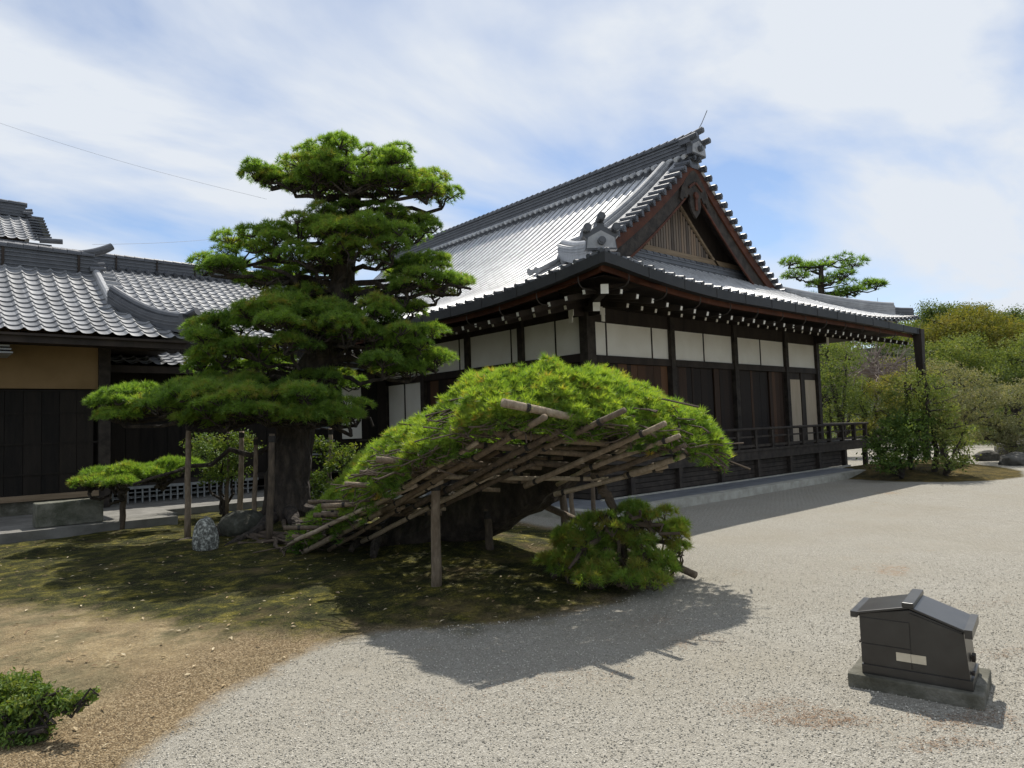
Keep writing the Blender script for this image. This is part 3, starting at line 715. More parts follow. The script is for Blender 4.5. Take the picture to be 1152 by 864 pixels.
# ---- ridge
RY0, RY1 = YG - 0.12, YB - TG + 0.1
mb = MB()
mb.box((XC-0.20, RY0+0.1, 8.30), (XC+0.20, RY1, 8.62)); mb.box((XC-0.15, RY0+0.1, 8.62), (XC+0.15, RY1, 9.10))
for z in (8.62, 8.72, 8.82, 8.92, 9.02): mb.box((XC-0.175, RY0+0.12, z), (XC+0.175, RY1, z+0.028), 0.9)
mb.box((XC-0.19, RY0+0.06, 9.10), (XC+0.19, RY1, 9.15), 0.3)
for y in np.arange(RY0+0.1, RY1, 0.26):
    v = rng.random(); mb.tube([(XC, y, 9.19), (XC, y+0.25, 9.175)], [0.115, 0.10], 10, v)
rd = mb.build('main_ridge', M_ridge, hall)
for s in (-1, 1):
    mb = MB()
    for y in np.arange(RY0+0.2, RY1, 0.25): mb.tube([(XC + s*0.14, y, 8.66), (XC + s*0.34, y, 8.56)], 0.062, 8, rng.random())
    mb.build('ridge_side_tile', M_tile, rd)
# ridge-end tiles
def oni(name, org, fwd, sc, parent):
    """shouldered end tile with three round tiles above and a crest on its face; fwd = direction it faces"""
    org = np.asarray(org, float); f = np.asarray(fwd, float); f /= np.linalg.norm(f); r = np.array([-f[1], f[0], 0]); up = np.array([0, 0, 1.0])
    mb = MB()
    out = [(-0.34, 0), (0.34, 0), (0.30, 0.22), (0.36, 0.30), (0.25, 0.36), (0.14, 0.46), (0.0, 0.52), (-0.14, 0.46), (-0.25, 0.36), (-0.36, 0.30), (-0.30, 0.22)]
    mb.prism([(x*sc, y*sc) for x, y in out], org - f*0.10*sc, r, up, 0.001)
    mb.prism([(x*sc, y*sc) for x, y in out][::-1], org - f*0.10*sc, r, up, 0.16*sc)
    o = mb.build(name, M_ridge, parent)
    mb = MB()
    fc = [(-0.31, 0.03), (0.31, 0.03), (0.28, 0.25), (0.0, 0.40), (-0.28, 0.25)]
    mb.prism([(x*sc, y*sc) for x, y in fc][::-1], org - f*0.10*sc, r, up, 0.0)
    c = org + f*0.075*sc
    mb = MB(); mb.prism([(x*sc, y*sc) for x, y in fc], c - f*0.01, r, up, 0.001); mb.prism([(x*sc, y*sc) for x, y in fc][::-1], c - f*0.02, r, up, 0.03*sc)
    mb.build('face_plate', M_ridgelight, o)
    mb = MB(); c2 = org + up*0.17*sc; mb.tube([c2 + f*0.08*sc, c2 + f*0.17*sc], 0.085*sc, 12); mb.tube([c2 + f*0.165*sc, c2 + f*0.19*sc], 0.05*sc, 10)
    mb.build('crest', M_ridge, o)
    mb = MB()
    for dx, dz, tilt in ((-0.30, 0.44, 0.0), (0.0, 0.62, 0.10), (0.30, 0.44, 0.0)):
        p = org + r*dx*sc + up*dz*sc; mb.tube([p - f*0.30*sc + up*(-0.03), p + f*0.22*sc + up*tilt*0.4], 0.085*sc, 12, rng.random()); mb.tube([p + f*0.215*sc + up*tilt*0.4, p + f*0.235*sc + up*tilt*0.4], 0.06*sc, 10)
        mb.bar(p - f*0.3*sc - up*0.1*sc, p + f*0.05*sc - up*0.1*sc, 0.16*sc, 0.10*sc)
    mb.build('round_tile', M_ridge, o)
    return o
oni('ridge_end_tile', (XC, RY0, 8.60), (0, -1, 0), 0.98, hall)
oni('ridge_end_tile', (9.17, 7.98, 4.62), (-0.60, -0.80, 0), 0.84, hall)
mb = MB(); mb.tube([(XC+0.1, RY0+0.1, 9.2), (XC+0.15, RY0-0.1, 9.5), (XC+0.28, RY0-0.2, 9.85)], 0.012, 5); mb.build('lightning_rod', M_wire, hall)
# descending ridges beside the verge, verge tiles, hip ridges
def stack_ridge(pts, w, h, name, ptop=0.075, side=None, mat=None):
    pts = np.asarray(pts, float); mb = MB()
    t_ = np.gradient(pts, axis=0); t_[:, 2] = 0; t_ /= np.linalg.norm(t_, axis=1)[:, None]
    sdv = np.stack([-t_[:, 1], t_[:, 0], 0*t_[:, 0]], 1)
    rect_sweep(mb, pts - sdv*w/2 - [0, 0, 0.12], w, h + 0.12, sdv, 0.5)
    for k in range(1, 4): rect_sweep(mb, pts - sdv*(w/2 + 0.018) + [0, 0, h*k/4], w + 0.036, 0.022, sdv, 0.9)
    mb.tube(pts + [0, 0, h + ptop*0.5], ptop, 10)
    return mb.build(name, mat or M_ridgelight, hall)
for sgn in (-1, 1):
    d = np.linspace(0.45, 4.5, 22); X = XC + sgn*d
    stack_ridge(np.stack([X, 0*X + 11.02, zr(d) + 0.03 + 0.10*smooth01((d-3.6)/0.9)], 1), 0.26, 0.24, 'descending_ridge')
    mb = MB(); d2 = np.linspace(0.15, 4.75, 24); mb.tube(np.stack([XC + sgn*d2, 0*d2 + 10.76, zr(d2) + 0.075], 1), 0.078, 10)
    mb.build('verge_tube', M_ridgelight, hall)
    mb = MB()
    for q in np.arange(0.12, 4.75, 0.235):
        x = XC + sgn*q; z = float(zr(q)) + 0.06
        mb.tube([(x, 10.26, z-0.015), (x, 10.72, z+0.02)], 0.078, 10, rng.random())
        mb.tube([(x, 10.245, z-0.016), (x, 10.262, z-0.016)], 0.055, 8, 0.2)
        mb.box((x-0.13, 10.30, z-0.075), (x+0.13, 10.7, z-0.035), 0.3)
    mb.build('verge_tile', M_ridge, hall)
    # barge boards
    def strip(d0, d1, y0, y1, up_, lo, name, mat):
        q = np.linspace(d0, d1, 26); mb = MB()
        top = zr(q) - up_; bot = zr(q) - lo
        for ya, yb in ((y0, y1),):
            V = np.stack([np.stack([XC + sgn*q, 0*q + ya, bot], 1), np.stack([XC + sgn*q, 0*q + ya, top], 1), np.stack([XC + sgn*q, 0*q + yb, top], 1), np.stack([XC + sgn*q, 0*q + yb, bot], 1), np.stack([XC + sgn*q, 0*q + ya, bot], 1)])
            mb.grid(V)
        return mb.build(name, mat, hall)
    strip(0.0, 4.9, 10.40, 10.45, 0.05, 0.36, 'barge_board', M_red)
    strip(0.0, 4.9, 10.452, 10.50, 0.34, 0.84, 'barge_board', M_darkh)
    strip(0.0, 4.6, 10.43, 10.47, 0.80, 0.87, 'barge_board', M_red)
    strip(0.0, 4.4, 10.90, 10.96, 1.08, 1.17, 'barge_board', M_plank)
    strip(0.0, 4.9, 10.46, 11.00, 0.09, 0.14, 'verge_soffit', M_dark)
for s in (-1, 1):
    P0, P1 = np.array([XC + s*(XC-9.22), 8.05, 4.62]), np.array([XC + s*4.45, 11.0, 0])
    k = np.linspace(0, 1, 14); pts = P0 + (P1-P0)*k[:, None]; pts[:, 2] = 4.60 + 0.90*k**1.3
    pts[:, 0] += -s*0.15*np.sin(PI*k)*0
    stack_ridge(pts, 0.28, 0.22, 'hip_ridge')
    # lower, thinner ridge down to the corner
    k = np.linspace(0, 1, 8); pts = np.stack([XC + s*(7.35 - 0.6*k), YF - 0.08 + 0.6*k, 4.66 + 0.08*(1-k)**2], 1)
    if s < 0: pass
    else:
        k = np.linspace(0, 1, 14); P0 = np.array([XC + s*6.95, YF + 0.10, 0]); pts = P0 + (P1*[1, 1, 0]-P0)*k[:, None]; pts[:, 2] = 4.46 + 1.18*k**1.2 + 0.12*(1-k)**3
        stack_ridge(pts, 0.18, 0.07, 'hip_ridge', 0.06, mat=M_ridge)
# a loose tail of the descending ridge with its round ends
mb = MB(); 
for o in (-0.11, 0.11):
    q = np.linspace(4.4, 5.3, 5); mb.tube(np.stack([XC - q, 0*q + 11.12 + o, zr(q) + 0.14], 1), 0.07, 10); e = XC - 5.3
    mb.tube([(e-0.0, 11.12+o, zr(5.3)+0.14), (e-0.04, 11.12+o, zr(5.3)+0.125)], 0.085, 10, 0.1)
mb.build('ridge_tail', M_ridgelight, hall)
# back hips (seen from beside the hall only)
k = np.linspace(0, 1, 12); pts = np.stack([XL + TG*k, YB - TG*k, zr(XC-XL-TG*k) + 0.05], 1); stack_ridge(pts, 0.28, 0.2, 'hip_ridge', mat=M_ridge)
# gable wall
mb = MB(); q = np.linspace(-4.3, 4.3, 30)
V = np.stack([np.stack([XC + q, 0*q + 11.02, 0*q + 5.5], 1), np.stack([XC + q, 0*q + 11.02, np.maximum(zr(abs(q)) - 0.1, 5.51)], 1)]); mb.grid(V)
mb.build('gable_wall', M_dark, hall)
mb = MB()
for x in np.arange(XC-2.6, XC+2.6, 0.115):
    top = float(zr(abs(x-XC))) - 1.18
    if top > 6.2: mb.box((x-0.042, 10.965, 6.14), (x+0.042, 11.0, top), float(np.clip(rng.normal(0.5, 0.28), 0, 1)))
mb.build('gable_slats', M_lattice, hall)
mb = MB(); mb.box((XC-3.0, 10.90, 5.98), (XC+2.95, 11.0, 6.13)); mb.build('gable_beam', M_plank, hall)
mb = MB(); mb.box((XC-3.6, 10.72, 5.60), (XC+3.6, 10.95, 5.80)); mb.box((XC-3.6, 10.70, 5.80), (XC+3.6, 10.96, 5.83), 0.9); mb.box((XC-3.6, 10.70, 5.70), (XC+3.6, 10.95, 5.725), 0.9)
for x in np.arange(XC-3.6, XC+3.55, 0.27): mb.tube([(x, 10.82, 5.87), (x+0.26, 10.82, 5.865)], [0.085, 0.075], 8, rng.random())
mb.build('skirt_ridge', M_ridge, hall)
# carved pendant below the gable peak
half = [(0.0, -0.05), (0.16, -0.12), (0.40, -0.34), (0.62, -0.62), (0.72, -0.92), (0.60, -0.98), (0.52, -0.86), (0.40, -0.88), (0.30, -0.74), (0.24, -0.80), (0.27, -0.98), (0.20, -1.16), (0.07, -1.30), (0.0, -1.36)]
pl = half + [(-x, y) for x, y in half[::-1][1:-1]]
mb = MB(); mb.prism([(x*0.95, y) for x, y in pl][::-1], (XC, 10.395, 8.30), (1, 0, 0), (0, 0, 1), -0.05)
gg = mb.build('gable_pendant', M_darkh, hall)
mb = MB(); mb.tube([(XC, 10.34, 7.55), (XC, 10.41, 7.55)], 0.10, 6); mb.bar((XC-0.02, 10.37, 7.9), (XC-0.3, 10.37, 7.72), 0.03, 0.06); mb.bar((XC+0.02, 10.37, 7.9), (XC+0.3, 10.37, 7.72), 0.03, 0.06); mb.box((XC-0.05, 10.355, 7.15), (XC+0.05, 10.385, 7.5)); mb.build('carving', M_red, gg)
# big wooden downpipe under the right end of the gutter
mb = MB(); x, y = XR - 0.20, YF - 0.05
V = []
for (z, w) in ((4.06, 0.17), (3.92, 0.165), (2.4, 0.12), (1.7, 0.115), (0.0, 0.11)): V.append([(x-w, y-w*0.7, z), (x+w*0.6, y-w*0.7, z), (x+w*0.6, y+w*0.7, z), (x-w, y+w*0.7, z), (x-w, y-w*0.7, z)])
mb.grid(np.array(V)); mb.build('downpipe', M_dark, hall)

# stone platform and kerb round the hall
mb = MB(); mb.box((8.52, 7.98, -0.1), (19.4, 9.2, 0.148)); mb.box((8.77, 9.2, -0.1), (10.2, 18.5, 0.147))
tag(mb.build('pavement', M_slate), kind='structure')
mb = MB(); x = 8.5
while x < 19.4: w = min(rng.uniform(1.5, 1.9), 19.4-x); mb.box((x, 7.72, -0.1), (x+w-0.006, 7.975, 0.153 + 0.003*rng.random())); x += w
y = 7.98
while y < 17: mb.box((8.5, y, -0.1), (8.765, y+1.6, 0.153 + 0.003*rng.random())); y += 1.606
mb.box((9.85, 8.78, 0.1), (20.5, 8.84, 0.175))
tag(mb.build('kerb', M_stone), kind='structure')
# ------------------------------------------------------------------ buildings on the left
def slope_sheet(x0, y0, z0, rise):        # plane rising towards +Y
    k = 1/math.sqrt(1 + rise*rise)
    def S(a, b):
        sag = -0.16*np.sin(np.clip(b/3.6, 0, 1)*PI)
        n = np.broadcast_to(np.array([0, -rise*k, k]), a.shape + (3,))
        return np.stack([x0 + a, y0 + b, z0 + b*rise + sag*0.5], -1), n
    return S
svc = thing('service_building', 'low building with tan clay wall above black boarding and wavy tiled roof', 'building', (0.0, 16.6, 0.2))
WY2, EX = 16.6, 3.2
mb = MB(); mb.box((-12, WY2, 2.66), (EX-0.12, WY2+0.2, 4.1)); mb.build('clay_wall', M_tan, svc)
mb = MB(); x = -12.0
while x < EX - 0.2:
    w = min(0.30, EX-0.12-x); mb.box((x, WY2-0.02-0.008*rng.random(), 0.57), (x+w-0.008, WY2+0.15, 2.62), rng.random()); x += w
mb.build('black_boarding', M_black, svc)
mb = MB()
for z in (0.95, 1.55, 2.15, 2.60): mb.box((-12, WY2-0.042, z), (EX-0.12, WY2-0.03, z+0.035))
mb.build('wall_rail', M_black, svc)
mb = MB(); mb.box((EX-0.12, WY2-0.06, 0.2), (EX+0.10, WY2+0.16, 4.1)); mb.build('corner_post', M_darkh, svc)
mb = MB(); mb.box((-12, WY2-0.10, 0.46), (EX-0.12, WY2+0.1, 0.57)); mb.build('sill_beam', M_plank, svc)
mb = MB(); mb.box((-12, WY2-0.03, 0.19), (EX-0.12, WY2+0.1, 0.458)); mb.build('footing', M_conc, svc)
mb = MB(); mb.box((EX-0.1, WY2+0.17, 0.2), (EX+0.08, 22, 4.1)); mb.box((-12, 21.8, 0.2), (EX-0.12, 22, 4.1)); mb.build('side_wall', M_dark, svc)
EY, EZ, RZ, RYY = 15.25, 3.62, 5.56, 18.75
rise = (RZ-EZ)/(RYY-EY)
S = slope_sheet(0, EY, EZ, rise)
xr = lambda b: np.where(b > 1.75, 3.42, 3.42 + (1.75-b)*0.66)
mb = MB(); tile_sheet(mb, S, -12, 4.7, 0, RYY-EY-0.05, 0.283, 0.25, WAVE, lambda a, b: a < xr(b) + 0.02, 0.028); mb.build('roof_slope', M_tile2, svc)
def S_b(a, b):
    p, n = S(a, b); p = p.copy(); n = n.copy(); p[..., 1] = 2*RYY - p[..., 1]; n = n*np.array([1, -1, 1]); return p, n
mb = MB(); tile_sheet(mb, S_b, -12, 4.7, 0, RYY-EY-0.05, 0.283, 0.25, WAVE, lambda a, b: a < xr(b) + 0.02, 0.028); mb.build('roof_slope', M_tile2, svc)
def S_side(a, b):                          # small hipped end
    z = EZ + b*rise*1.52; k = np.array([rise*1.3, 0, 1.0]); k /= np.linalg.norm(k)
    return np.stack([4.575 - b, a, z], -1), np.broadcast_to(k, a.shape + (3,))
mb = MB(); tile_sheet(mb, S_side, EY, 2*RYY-EY, 0, 1.16, 0.283, 0.24, WAVE, lambda a, b: (a > EY + b*1.5 - 0.02) & (a < 2*RYY-EY - b*1.5), 0.028); mb.build('hip_end_roof', M_tile2, svc)
mb = MB()
for q in np.arange(1.75, 3.4, 0.25):
    z = EZ + q*rise + 0.03; mb.box((3.38, EY+q-0.1, z-0.02), (3.72, EY+q+0.12, z+0.02), rng.random()); mb.tube([(3.38, EY+q, z+0.04), (3.74, EY+q, z+0.02)], 0.05, 8, rng.random())
mb.build('verge_tile', M_tile2, svc)
def ridge_generic(p0, p1, w, h, name, parent, mat=M_ridge, layers=5, seg=0.28, topr=0.10):
    p0, p1 = np.array(p0, float), np.array(p1, float); d = p1-p0; Ln = np.linalg.norm(d); d /= Ln; sd_ = np.array([-d[1], d[0], 0])
    mb = MB(); pts = np.stack([p0, p1])
    rect_sweep(mb, pts - sd_*w/2, w, h, sd_, 0.35)
    for k in range(1, layers): rect_sweep(mb, pts - sd_*(w/2+0.02) + [0, 0, h*k/layers], w+0.04, 0.025, sd_, 0.95)
    rect_sweep(mb, pts - sd_*(w/2+0.05) + [0, 0, h], w+0.1, 0.03, sd_, 0.6)
    for q in np.arange(0, Ln-seg*0.5, seg): a = p0 + d*q + [0, 0, h+0.06]; mb.tube([a, a + d*(seg-0.01)], [topr, topr*0.88], 10, rng.random())
    return mb.build(name, mat, parent)
ridge_generic((-12, RYY, RZ-0.12), (3.36, RYY, RZ-0.12), 0.30, 0.46, 'roof_ridge', svc)
mb = MB()
for x in (-1.0, 1.62, 3.05): mb.box((x-0.025, RYY-0.19, RZ-0.12), (x+0.025, RYY+0.19, RZ+0.36))
mb.build('ridge_band', M_dark, svc)
o = oni('ridge_end_tile', (3.46, RYY, RZ-0.2), (1, 0, 0), 0.62, svc)
mb = MB(); q = np.linspace(0, 1, 8); mb.tube(np.stack([3.05 + 0.72*q, 0*q + RYY, RZ + 0.43 + 0.26*q**2], 1), 0.06 + 0.05*q*(1.25-q)*2, 10); mb.build('bird_tile', M_ridge, svc)
mb = MB(); q = np.linspace(3.4, 1.72, 10); mb.tube(np.stack([0*q + 3.40, EY + q, EZ + q*rise + 0.07 - 0.05*np.sin((3.4-q))], 1), 0.085, 10); mb.build('verge_tube', M_ridgelight, svc)
pts = np.array([(3.42 + (1.75-b)*0.66, EY + b, EZ + b*rise + 0.02 + 0.20*(1-b/1.75)**2.5 - 0.10*math.sin(PI*b/1.75)) for b in np.linspace(1.75, 0.15, 10)])
mb = MB(); t_ = pts[-1]-pts[0]; t_[2] = 0; t_ /= np.linalg.norm(t_); sdv = np.array([-t_[1], t_[0], 0])
rect_sweep(mb, pts - sdv*0.13 - [0, 0, 0.08], 0.26, 0.30, sdv, 0.4)
for k in (0.05, 0.12): rect_sweep(mb, pts - sdv*0.15 + [0, 0, k], 0.30, 0.02, sdv, 0.9)
mb.tube(pts + [0, 0, 0.26], 0.085, 10, 0.7)
e = pts[-1]; mb.tube([e + [0, 0, 0.27], e + t_*0.28 + [0, 0, 0.36]], [0.075, 0.095], 10, 0.4); mb.obox(e + t_*0.03 + [0, 0, 0.10], t_, sdv, [0, 0, 1], 0.05, 0.2, 0.2, 0.3)
mb.build('hip_ridge', M_ridge, svc)
mb = MB(); mb.box((-12, EY+0.06, EZ-0.20), (4.45, EY+0.14, EZ-0.03)); mb.box((-12, EY+0.14, EZ-0.10), (4.4, WY2, EZ-0.02)); mb.box((3.25, WY2-0.05, 3.50), (4.4, 22, 3.60)); mb.build('eave_boarding', M_dark, svc)
mb = MB(); x = -12.0
mb.box((-12, EY+0.0, EZ-0.075), (4.5, EY+0.058, EZ-0.03), 0.9); mb.build('eave_lip', M_dark, svc)
mb = MB()
for z in (3.24, 3.30, 3.36): mb.box((-6, 15.55, z), (1.52 - (z-3.24)*0.4, 16.5, z+0.03), 0.9)
mb.build('porch_roof', M_tile2, svc)

# long tiled building behind, with a lower pent roof in front of it
mid = thing('long_building', 'long tiled building behind the tall pine with a lower pent roof', 'building', (6.0, 18.0, 0.0))
MEY, MEZ, MRY, MRZ = 19.0, 4.20, 24.0, 6.86
S = slope_sheet(0, MEY, MEZ, (MRZ-MEZ)/(MRY-MEY))
mb = MB(); tile_sheet(mb, S, -8, 13.0, 0, MRY-MEY, 0.27, 0.25, WAVE, None, 0.028); mb.build('roof_slope', M_tile2, mid)
mb = MB(); mb.add([(-8, 24, MRZ), (13, 24, MRZ), (13, 29, MEZ), (-8, 29, MEZ)], [(0, 1, 2, 3)]); mb.build('roof_slope', M_tile2, mid)
rg = ridge_generic((-8, MRY, MRZ-0.1), (13.0, MRY, MRZ-0.1), 0.30, 0.40, 'roof_ridge', mid, layers=4)
mb = MB()
for x in np.arange(-8, 13, 0.27): mb.tube([(x, MRY-0.14, MRZ+0.0), (x, MRY-0.32, MRZ-0.08)], 0.06, 8, rng.random())
mb.build('ridge_side_tile', M_ridge, rg)
mb = MB()
for x in (4.9, 6.05, 7.2): mb.box((x-0.02, MRY-0.2, MRZ-0.1), (x+0.02, MRY+0.2, MRZ+0.36))
mb.build('ridge_band', M_dark, mid)
S = slope_sheet(0, 17.0, 3.24, 0.42)
mb = MB(); tile_sheet(mb, S, 3.35, 9.9, 0, 2.3, 0.27, 0.25, WAVE, None, 0.028); mb.build('pent_roof', M_tile2, mid)
mb = MB(); mb.box((3.35, 17.06, 3.06), (9.9, 17.14, 3.22)); mb.box((3.35, 17.14, 3.14), (9.85, 18.2, 3.20)); mb.box((-8, 19.06, 4.0), (12, 19.2, 4.17)); mb.build('eave_boarding', M_dark, mid)
mb = MB(); x = 3.3
while x < 10.8: mb.box((x, 18.0-0.01*rng.random(), 0.55), (x+0.29, 18.2, 3.9), rng.random()); x += 0.30
mb.box((-8, 19.2, 0.2), (12.5, 19.4, 4.3)); mb.build('board_wall', M_black, mid)
for x0, x1 in ((9.35, 9.95),):
    mb = MB(); mb.box((x0, 17.95, 1.4), (x1, 17.985, 2.86)); mb.build('wall_panel', M_white, mid)
mb = MB(); mb.box((3.3, 17.40, 0.50), (10.5, 18.0, 0.62)); mb.build('step_floor', M_darkh, mid)
mb = MB()
for z, y in ((1.0, 17.75), (1.35, 17.75), (1.7, 17.75), (2.05, 17.75)): mb.box((7.6, y, z), (9.0, y+0.05, z+0.05))
mb.build('wall_rail', M_grey, mid)
# low grey lattice along the path
lat = thing('lattice_fence', 'low grey lattice of upright slats beside the stone path', 'lattice', (4.9, 17.07, 0.196))
mb = MB(); mb.box((3.42, 17.05, 0.50), (6.6, 17.10, 0.56)); mb.box((3.42, 17.105, 0.30), (6.6, 17.12, 0.325)); mb.box((3.42, 17.105, 0.41), (6.6, 17.12, 0.435)); mb.build('lattice_rail', M_grey, lat)
mb = MB()
for x in np.arange(3.45, 6.6, 0.145): mb.box((x-0.015, 17.06, 0.197), (x+0.015, 17.095, 0.50), rng.random())
mb.build('lattice_slats', M_grey, lat)

# tall building far behind, only its gabled top shows
kz = thing('tower_building', 'tall dark building with a tiled gable top behind the low roofs', 'building', (0.0, 30.0, 0.0))
S = slope_sheet(0, 27.6, 8.28, 0.62)
mb = MB(); tile_sheet(mb, S, -9, 3.35, 0, 2.4, 0.30, 0.26, WAVE, None, 0.03); mb.build('roof_slope', M_tile2, kz)
mb = MB(); mb.add([(-9, 30, 9.73), (3.5, 30, 9.73), (3.5, 32.4, 8.28), (-9, 32.4, 8.28)], [(0, 1, 2, 3)]); mb.build('roof_slope', M_tile2, kz)
rg = ridge_generic((-9, 30, 9.66), (3.25, 30, 9.66), 0.32, 0.42, 'roof_ridge', kz, layers=4)
oni('ridge_end_tile', (3.33, 30, 9.58), (1, 0, 0), 0.6, kz)
mb = MB()
for q in np.arange(0.1, 2.4, 0.26):
    z = 8.30 + q*0.62; mb.box((3.3, 27.6+q-0.09, z), (3.78, 27.6+q+0.1, z+0.05), rng.random())
mb.box((-9, 27.65, 8.06), (3.75, 27.8, 8.24)); mb.tube([(3.4, 27.62, 8.34), (4.05, 27.58, 8.38)], 0.09, 8); mb.build('verge_tile', M_ridge, kz)
mb = MB(); mb.box((-9, 28.6, 0), (3.1, 31.6, 8.6)); mb.box((-9, 28.5, 7.9), (3.2, 28.6, 8.2)); mb.add([(3.102, 28.6, 8.6), (3.102, 31.6, 8.6), (3.102, 30, 9.68)], [(0, 1, 2)]); mb.build('board_wall', M_darkh, kz)

# thin wires in the sky
mb = MB(); a, b = at(-60, 118, 13), at(300, 224, 13); q = np.linspace(0, 1, 14); pts = a + (b-a)*q[:, None]; pts[:, 2] -= 0.10*np.sin(PI*q); mb.tube(pts, 0.0022, 4)
tag(mb.build('overhead_wire', M_wire, loc=a), 'thin overhead wire slanting down to the pine from the upper left', 'wire')
mb = MB(); a, b = at(104, 275, 20.2), at(262, 267, 24); pts = a + (b-a)*q[:, None]; pts[:, 2] -= 0.06*np.sin(PI*q); mb.tube(pts, 0.0045, 4)
tag(mb.build('overhead_wire', M_wire, loc=a), 'thin level wire running just above the long tiled roof', 'wire')

# ------------------------------------------------------------------ metal box on its concrete base
bx = thing('hydrant_box', 'dark brown metal box with a pitched lid on a concrete slab', 'metal box', (4.6, 1.6, 0.0))
LA = np.array([0.19, -0.98, 0]); LA /= np.linalg.norm(LA)        # along its front, towards the right
DA = np.array([-LA[1], LA[0], 0])                                # into the depth
B0 = np.array([4.225, 1.905, 0])
def bp(l, d, z): return B0 + LA*l + DA*d + np.array([0, 0, z])
def lbox(mb, l0, l1, d0, d1, z0, z1, var=0.5): return mb.obox(bp((l0+l1)/2, (d0+d1)/2, (z0+z1)/2), LA, DA, [0, 0, 1], (l1-l0)/2, (d1-d0)/2, (z1-z0)/2, var)
mb = MB(); lbox(mb, 0, 0.672, 0, 0.50, -0.05, 0.082); cb = mb.build('concrete_base', M_conc, bx)
bvm = cb.modifiers.new('b', 'BEVEL'); bvm.width = 0.008; bvm.segments = 2
x0, x1, y0, y1 = 0.075, 0.605, 0.055, 0.385; xm = (x0+x1)/2 - 0.005
zb, ze_l, ze_r, zp = 0.082, 0.425, 0.392, 0.490
mb = MB(); mb.prism([(x0+0.006, zb), (x1+0.012, zb), (x1-0.014, ze_r), (xm, zp-0.012), (x0-0.004, ze_l)], bp(0, y0, 0), LA, [0, 0, 1], -(y1-y0))
bd = mb.build('body', M_metal, bx); m_ = bd.modifiers.new('b', 'BEVEL'); m_.width = 0.004; m_.segments = 2
mb = MB(); lbox(mb, x0-0.002, x1+0.018, y0-0.010, y1+0.01, zb, 0.135); pl_ = mb.build('plinth', M_metal, bx)
mb = MB(); lbox(mb, x0-0.001, xm-0.004, y0-0.006, y0-0.001, 0.145, 0.255); lbox(mb, x0-0.001, xm-0.004, y0-0.006, y0-0.001, 0.262, 0.405); mb.build('front_panel', M_metal, bx)
mb = MB(); mb.prism([(xm+0.004, 0.145), (x1+0.006, 0.145), (x1-0.010, ze_r-0.012), (xm+0.004, zp-0.03)], bp(0, y0-0.001, 0), LA, [0, 0, 1], 0.005); mb.build('front_panel', M_metal, bx)
ov = 0.022
def lidp(la, za, lb, zb_, name):
    mb = MB(); th = 0.014
    mb.prism([(la, za), (lb, zb_), (lb, zb_+th), (la, za+th)], bp(0, y0-ov, 0), LA, [0, 0, 1], -(y1-y0+2*ov)); o = mb.build(name, M_metal, bx); b = o.modifiers.new('b', 'BEVEL'); b.width = 0.003; b.segments = 2; return o
l1 = lidp(x0-0.035, ze_l-0.006, xm+0.001, zp-0.002, 'lid'); l2 = lidp(xm+0.001, zp-0.001, x1+0.02, ze_r-0.006, 'lid')
mb = MB(); lbox(mb, x0-0.045, x0-0.010, y0-ov-0.004, y1+ov+0.004, ze_l-0.020, ze_l+0.014); mb.build('lid_edge', M_metal, l1)
mb = MB(); lbox(mb, x1-0.005, x1+0.032, y0-ov-0.004, y1+ov+0.004, ze_r-0.026, ze_r+0.020); mb.build('lid_edge', M_metal, l2)
mb = MB(); lbox(mb, xm-0.030, xm+0.030, y0-ov-0.008, y1+ov+0.008, zp+0.006, zp+0.034); rc = mb.build('ridge_cap', M_metal, bx); b_ = rc.modifiers.new('b', 'BEVEL'); b_.width = 0.004; b_.segments = 2
mb = MB(); lbox(mb, xm-0.078, xm-0.004, y0-0.0095, y0-0.0065, 0.185, 0.232); lbox(mb, xm-0.002, xm+0.072, y0-0.0095, y0-0.0065, 0.185, 0.232); mb.build('label_plate', M_label, bx)
mb = MB(); lbox(mb, x1+0.004, x1+0.022, y0+0.13, y0+0.19, 0.20, 0.235); lbox(mb, x1+0.008, x1+0.022, y0+0.05, y0+0.09, 0.150, 0.165); mb.build('latch', M_dark, bx)
mb = MB(); lbox(mb, x0-0.012, x0-0.002, y0+0.0, y0+0.04, 0.255, 0.264); mb.build('hinge', M_dark, bx)

# ------------------------------------------------------------------ stones
def rock(name, c, r, mat, label, cat, seed, noise=0.22, group=None, sub=3, flat=1.0):
    r = np.asarray(r, float)
    n = 26; th = np.linspace(0, 2*PI, n*2, endpoint=False); ph = np.linspace(0.02, PI-0.02, n)
    g = np.random.default_rng(seed); ks = g.normal(0, 1, (14, 3))*np.array([1.6]); phs = g.random(14)*6.28; am = 1/(1+np.linalg.norm(ks, axis=1))
    P = np.stack([np.sin(ph)[:, None]*np.cos(th)[None], np.sin(ph)[:, None]*np.sin(th)[None], np.cos(ph)[:, None] + 0*th[None]], -1)
    d = (np.sin(P @ ks.T*1.8 + phs)*am).sum(-1)
    d = d/np.abs(d).max(); hi = np.sin(P @ (ks[:6].T*6) + 1.0).sum(-1)/6
    V = P*(1 + noise*d + noise*0.25*hi)[..., None]*r
    V = V + np.asarray(c)
    V = np.concatenate([V, V[:, :1]], 1)
    mb = MB(); mb.grid(V)
    o = mb.build(name, mat, loc=np.asarray(c) - [0, 0, r[2]], smooth=True)
    return tag(o, label, cat, group)
c = gp(231, 618, 0.05); rock('stone', (c[0], c[1], 0.20), (0.17, 0.19, 0.30), M_lichen, 'small upright stone speckled with pale lichen beside a wooden prop', 'stone', 5, 0.15)
c = at(272, 590, 10.9); rock('boulder', (c[0], c[1], 0.22), (0.36, 0.30, 0.26), M_darkrock, 'dark mossy boulder at the foot of the tall pine', 'stone', 9, 0.2)
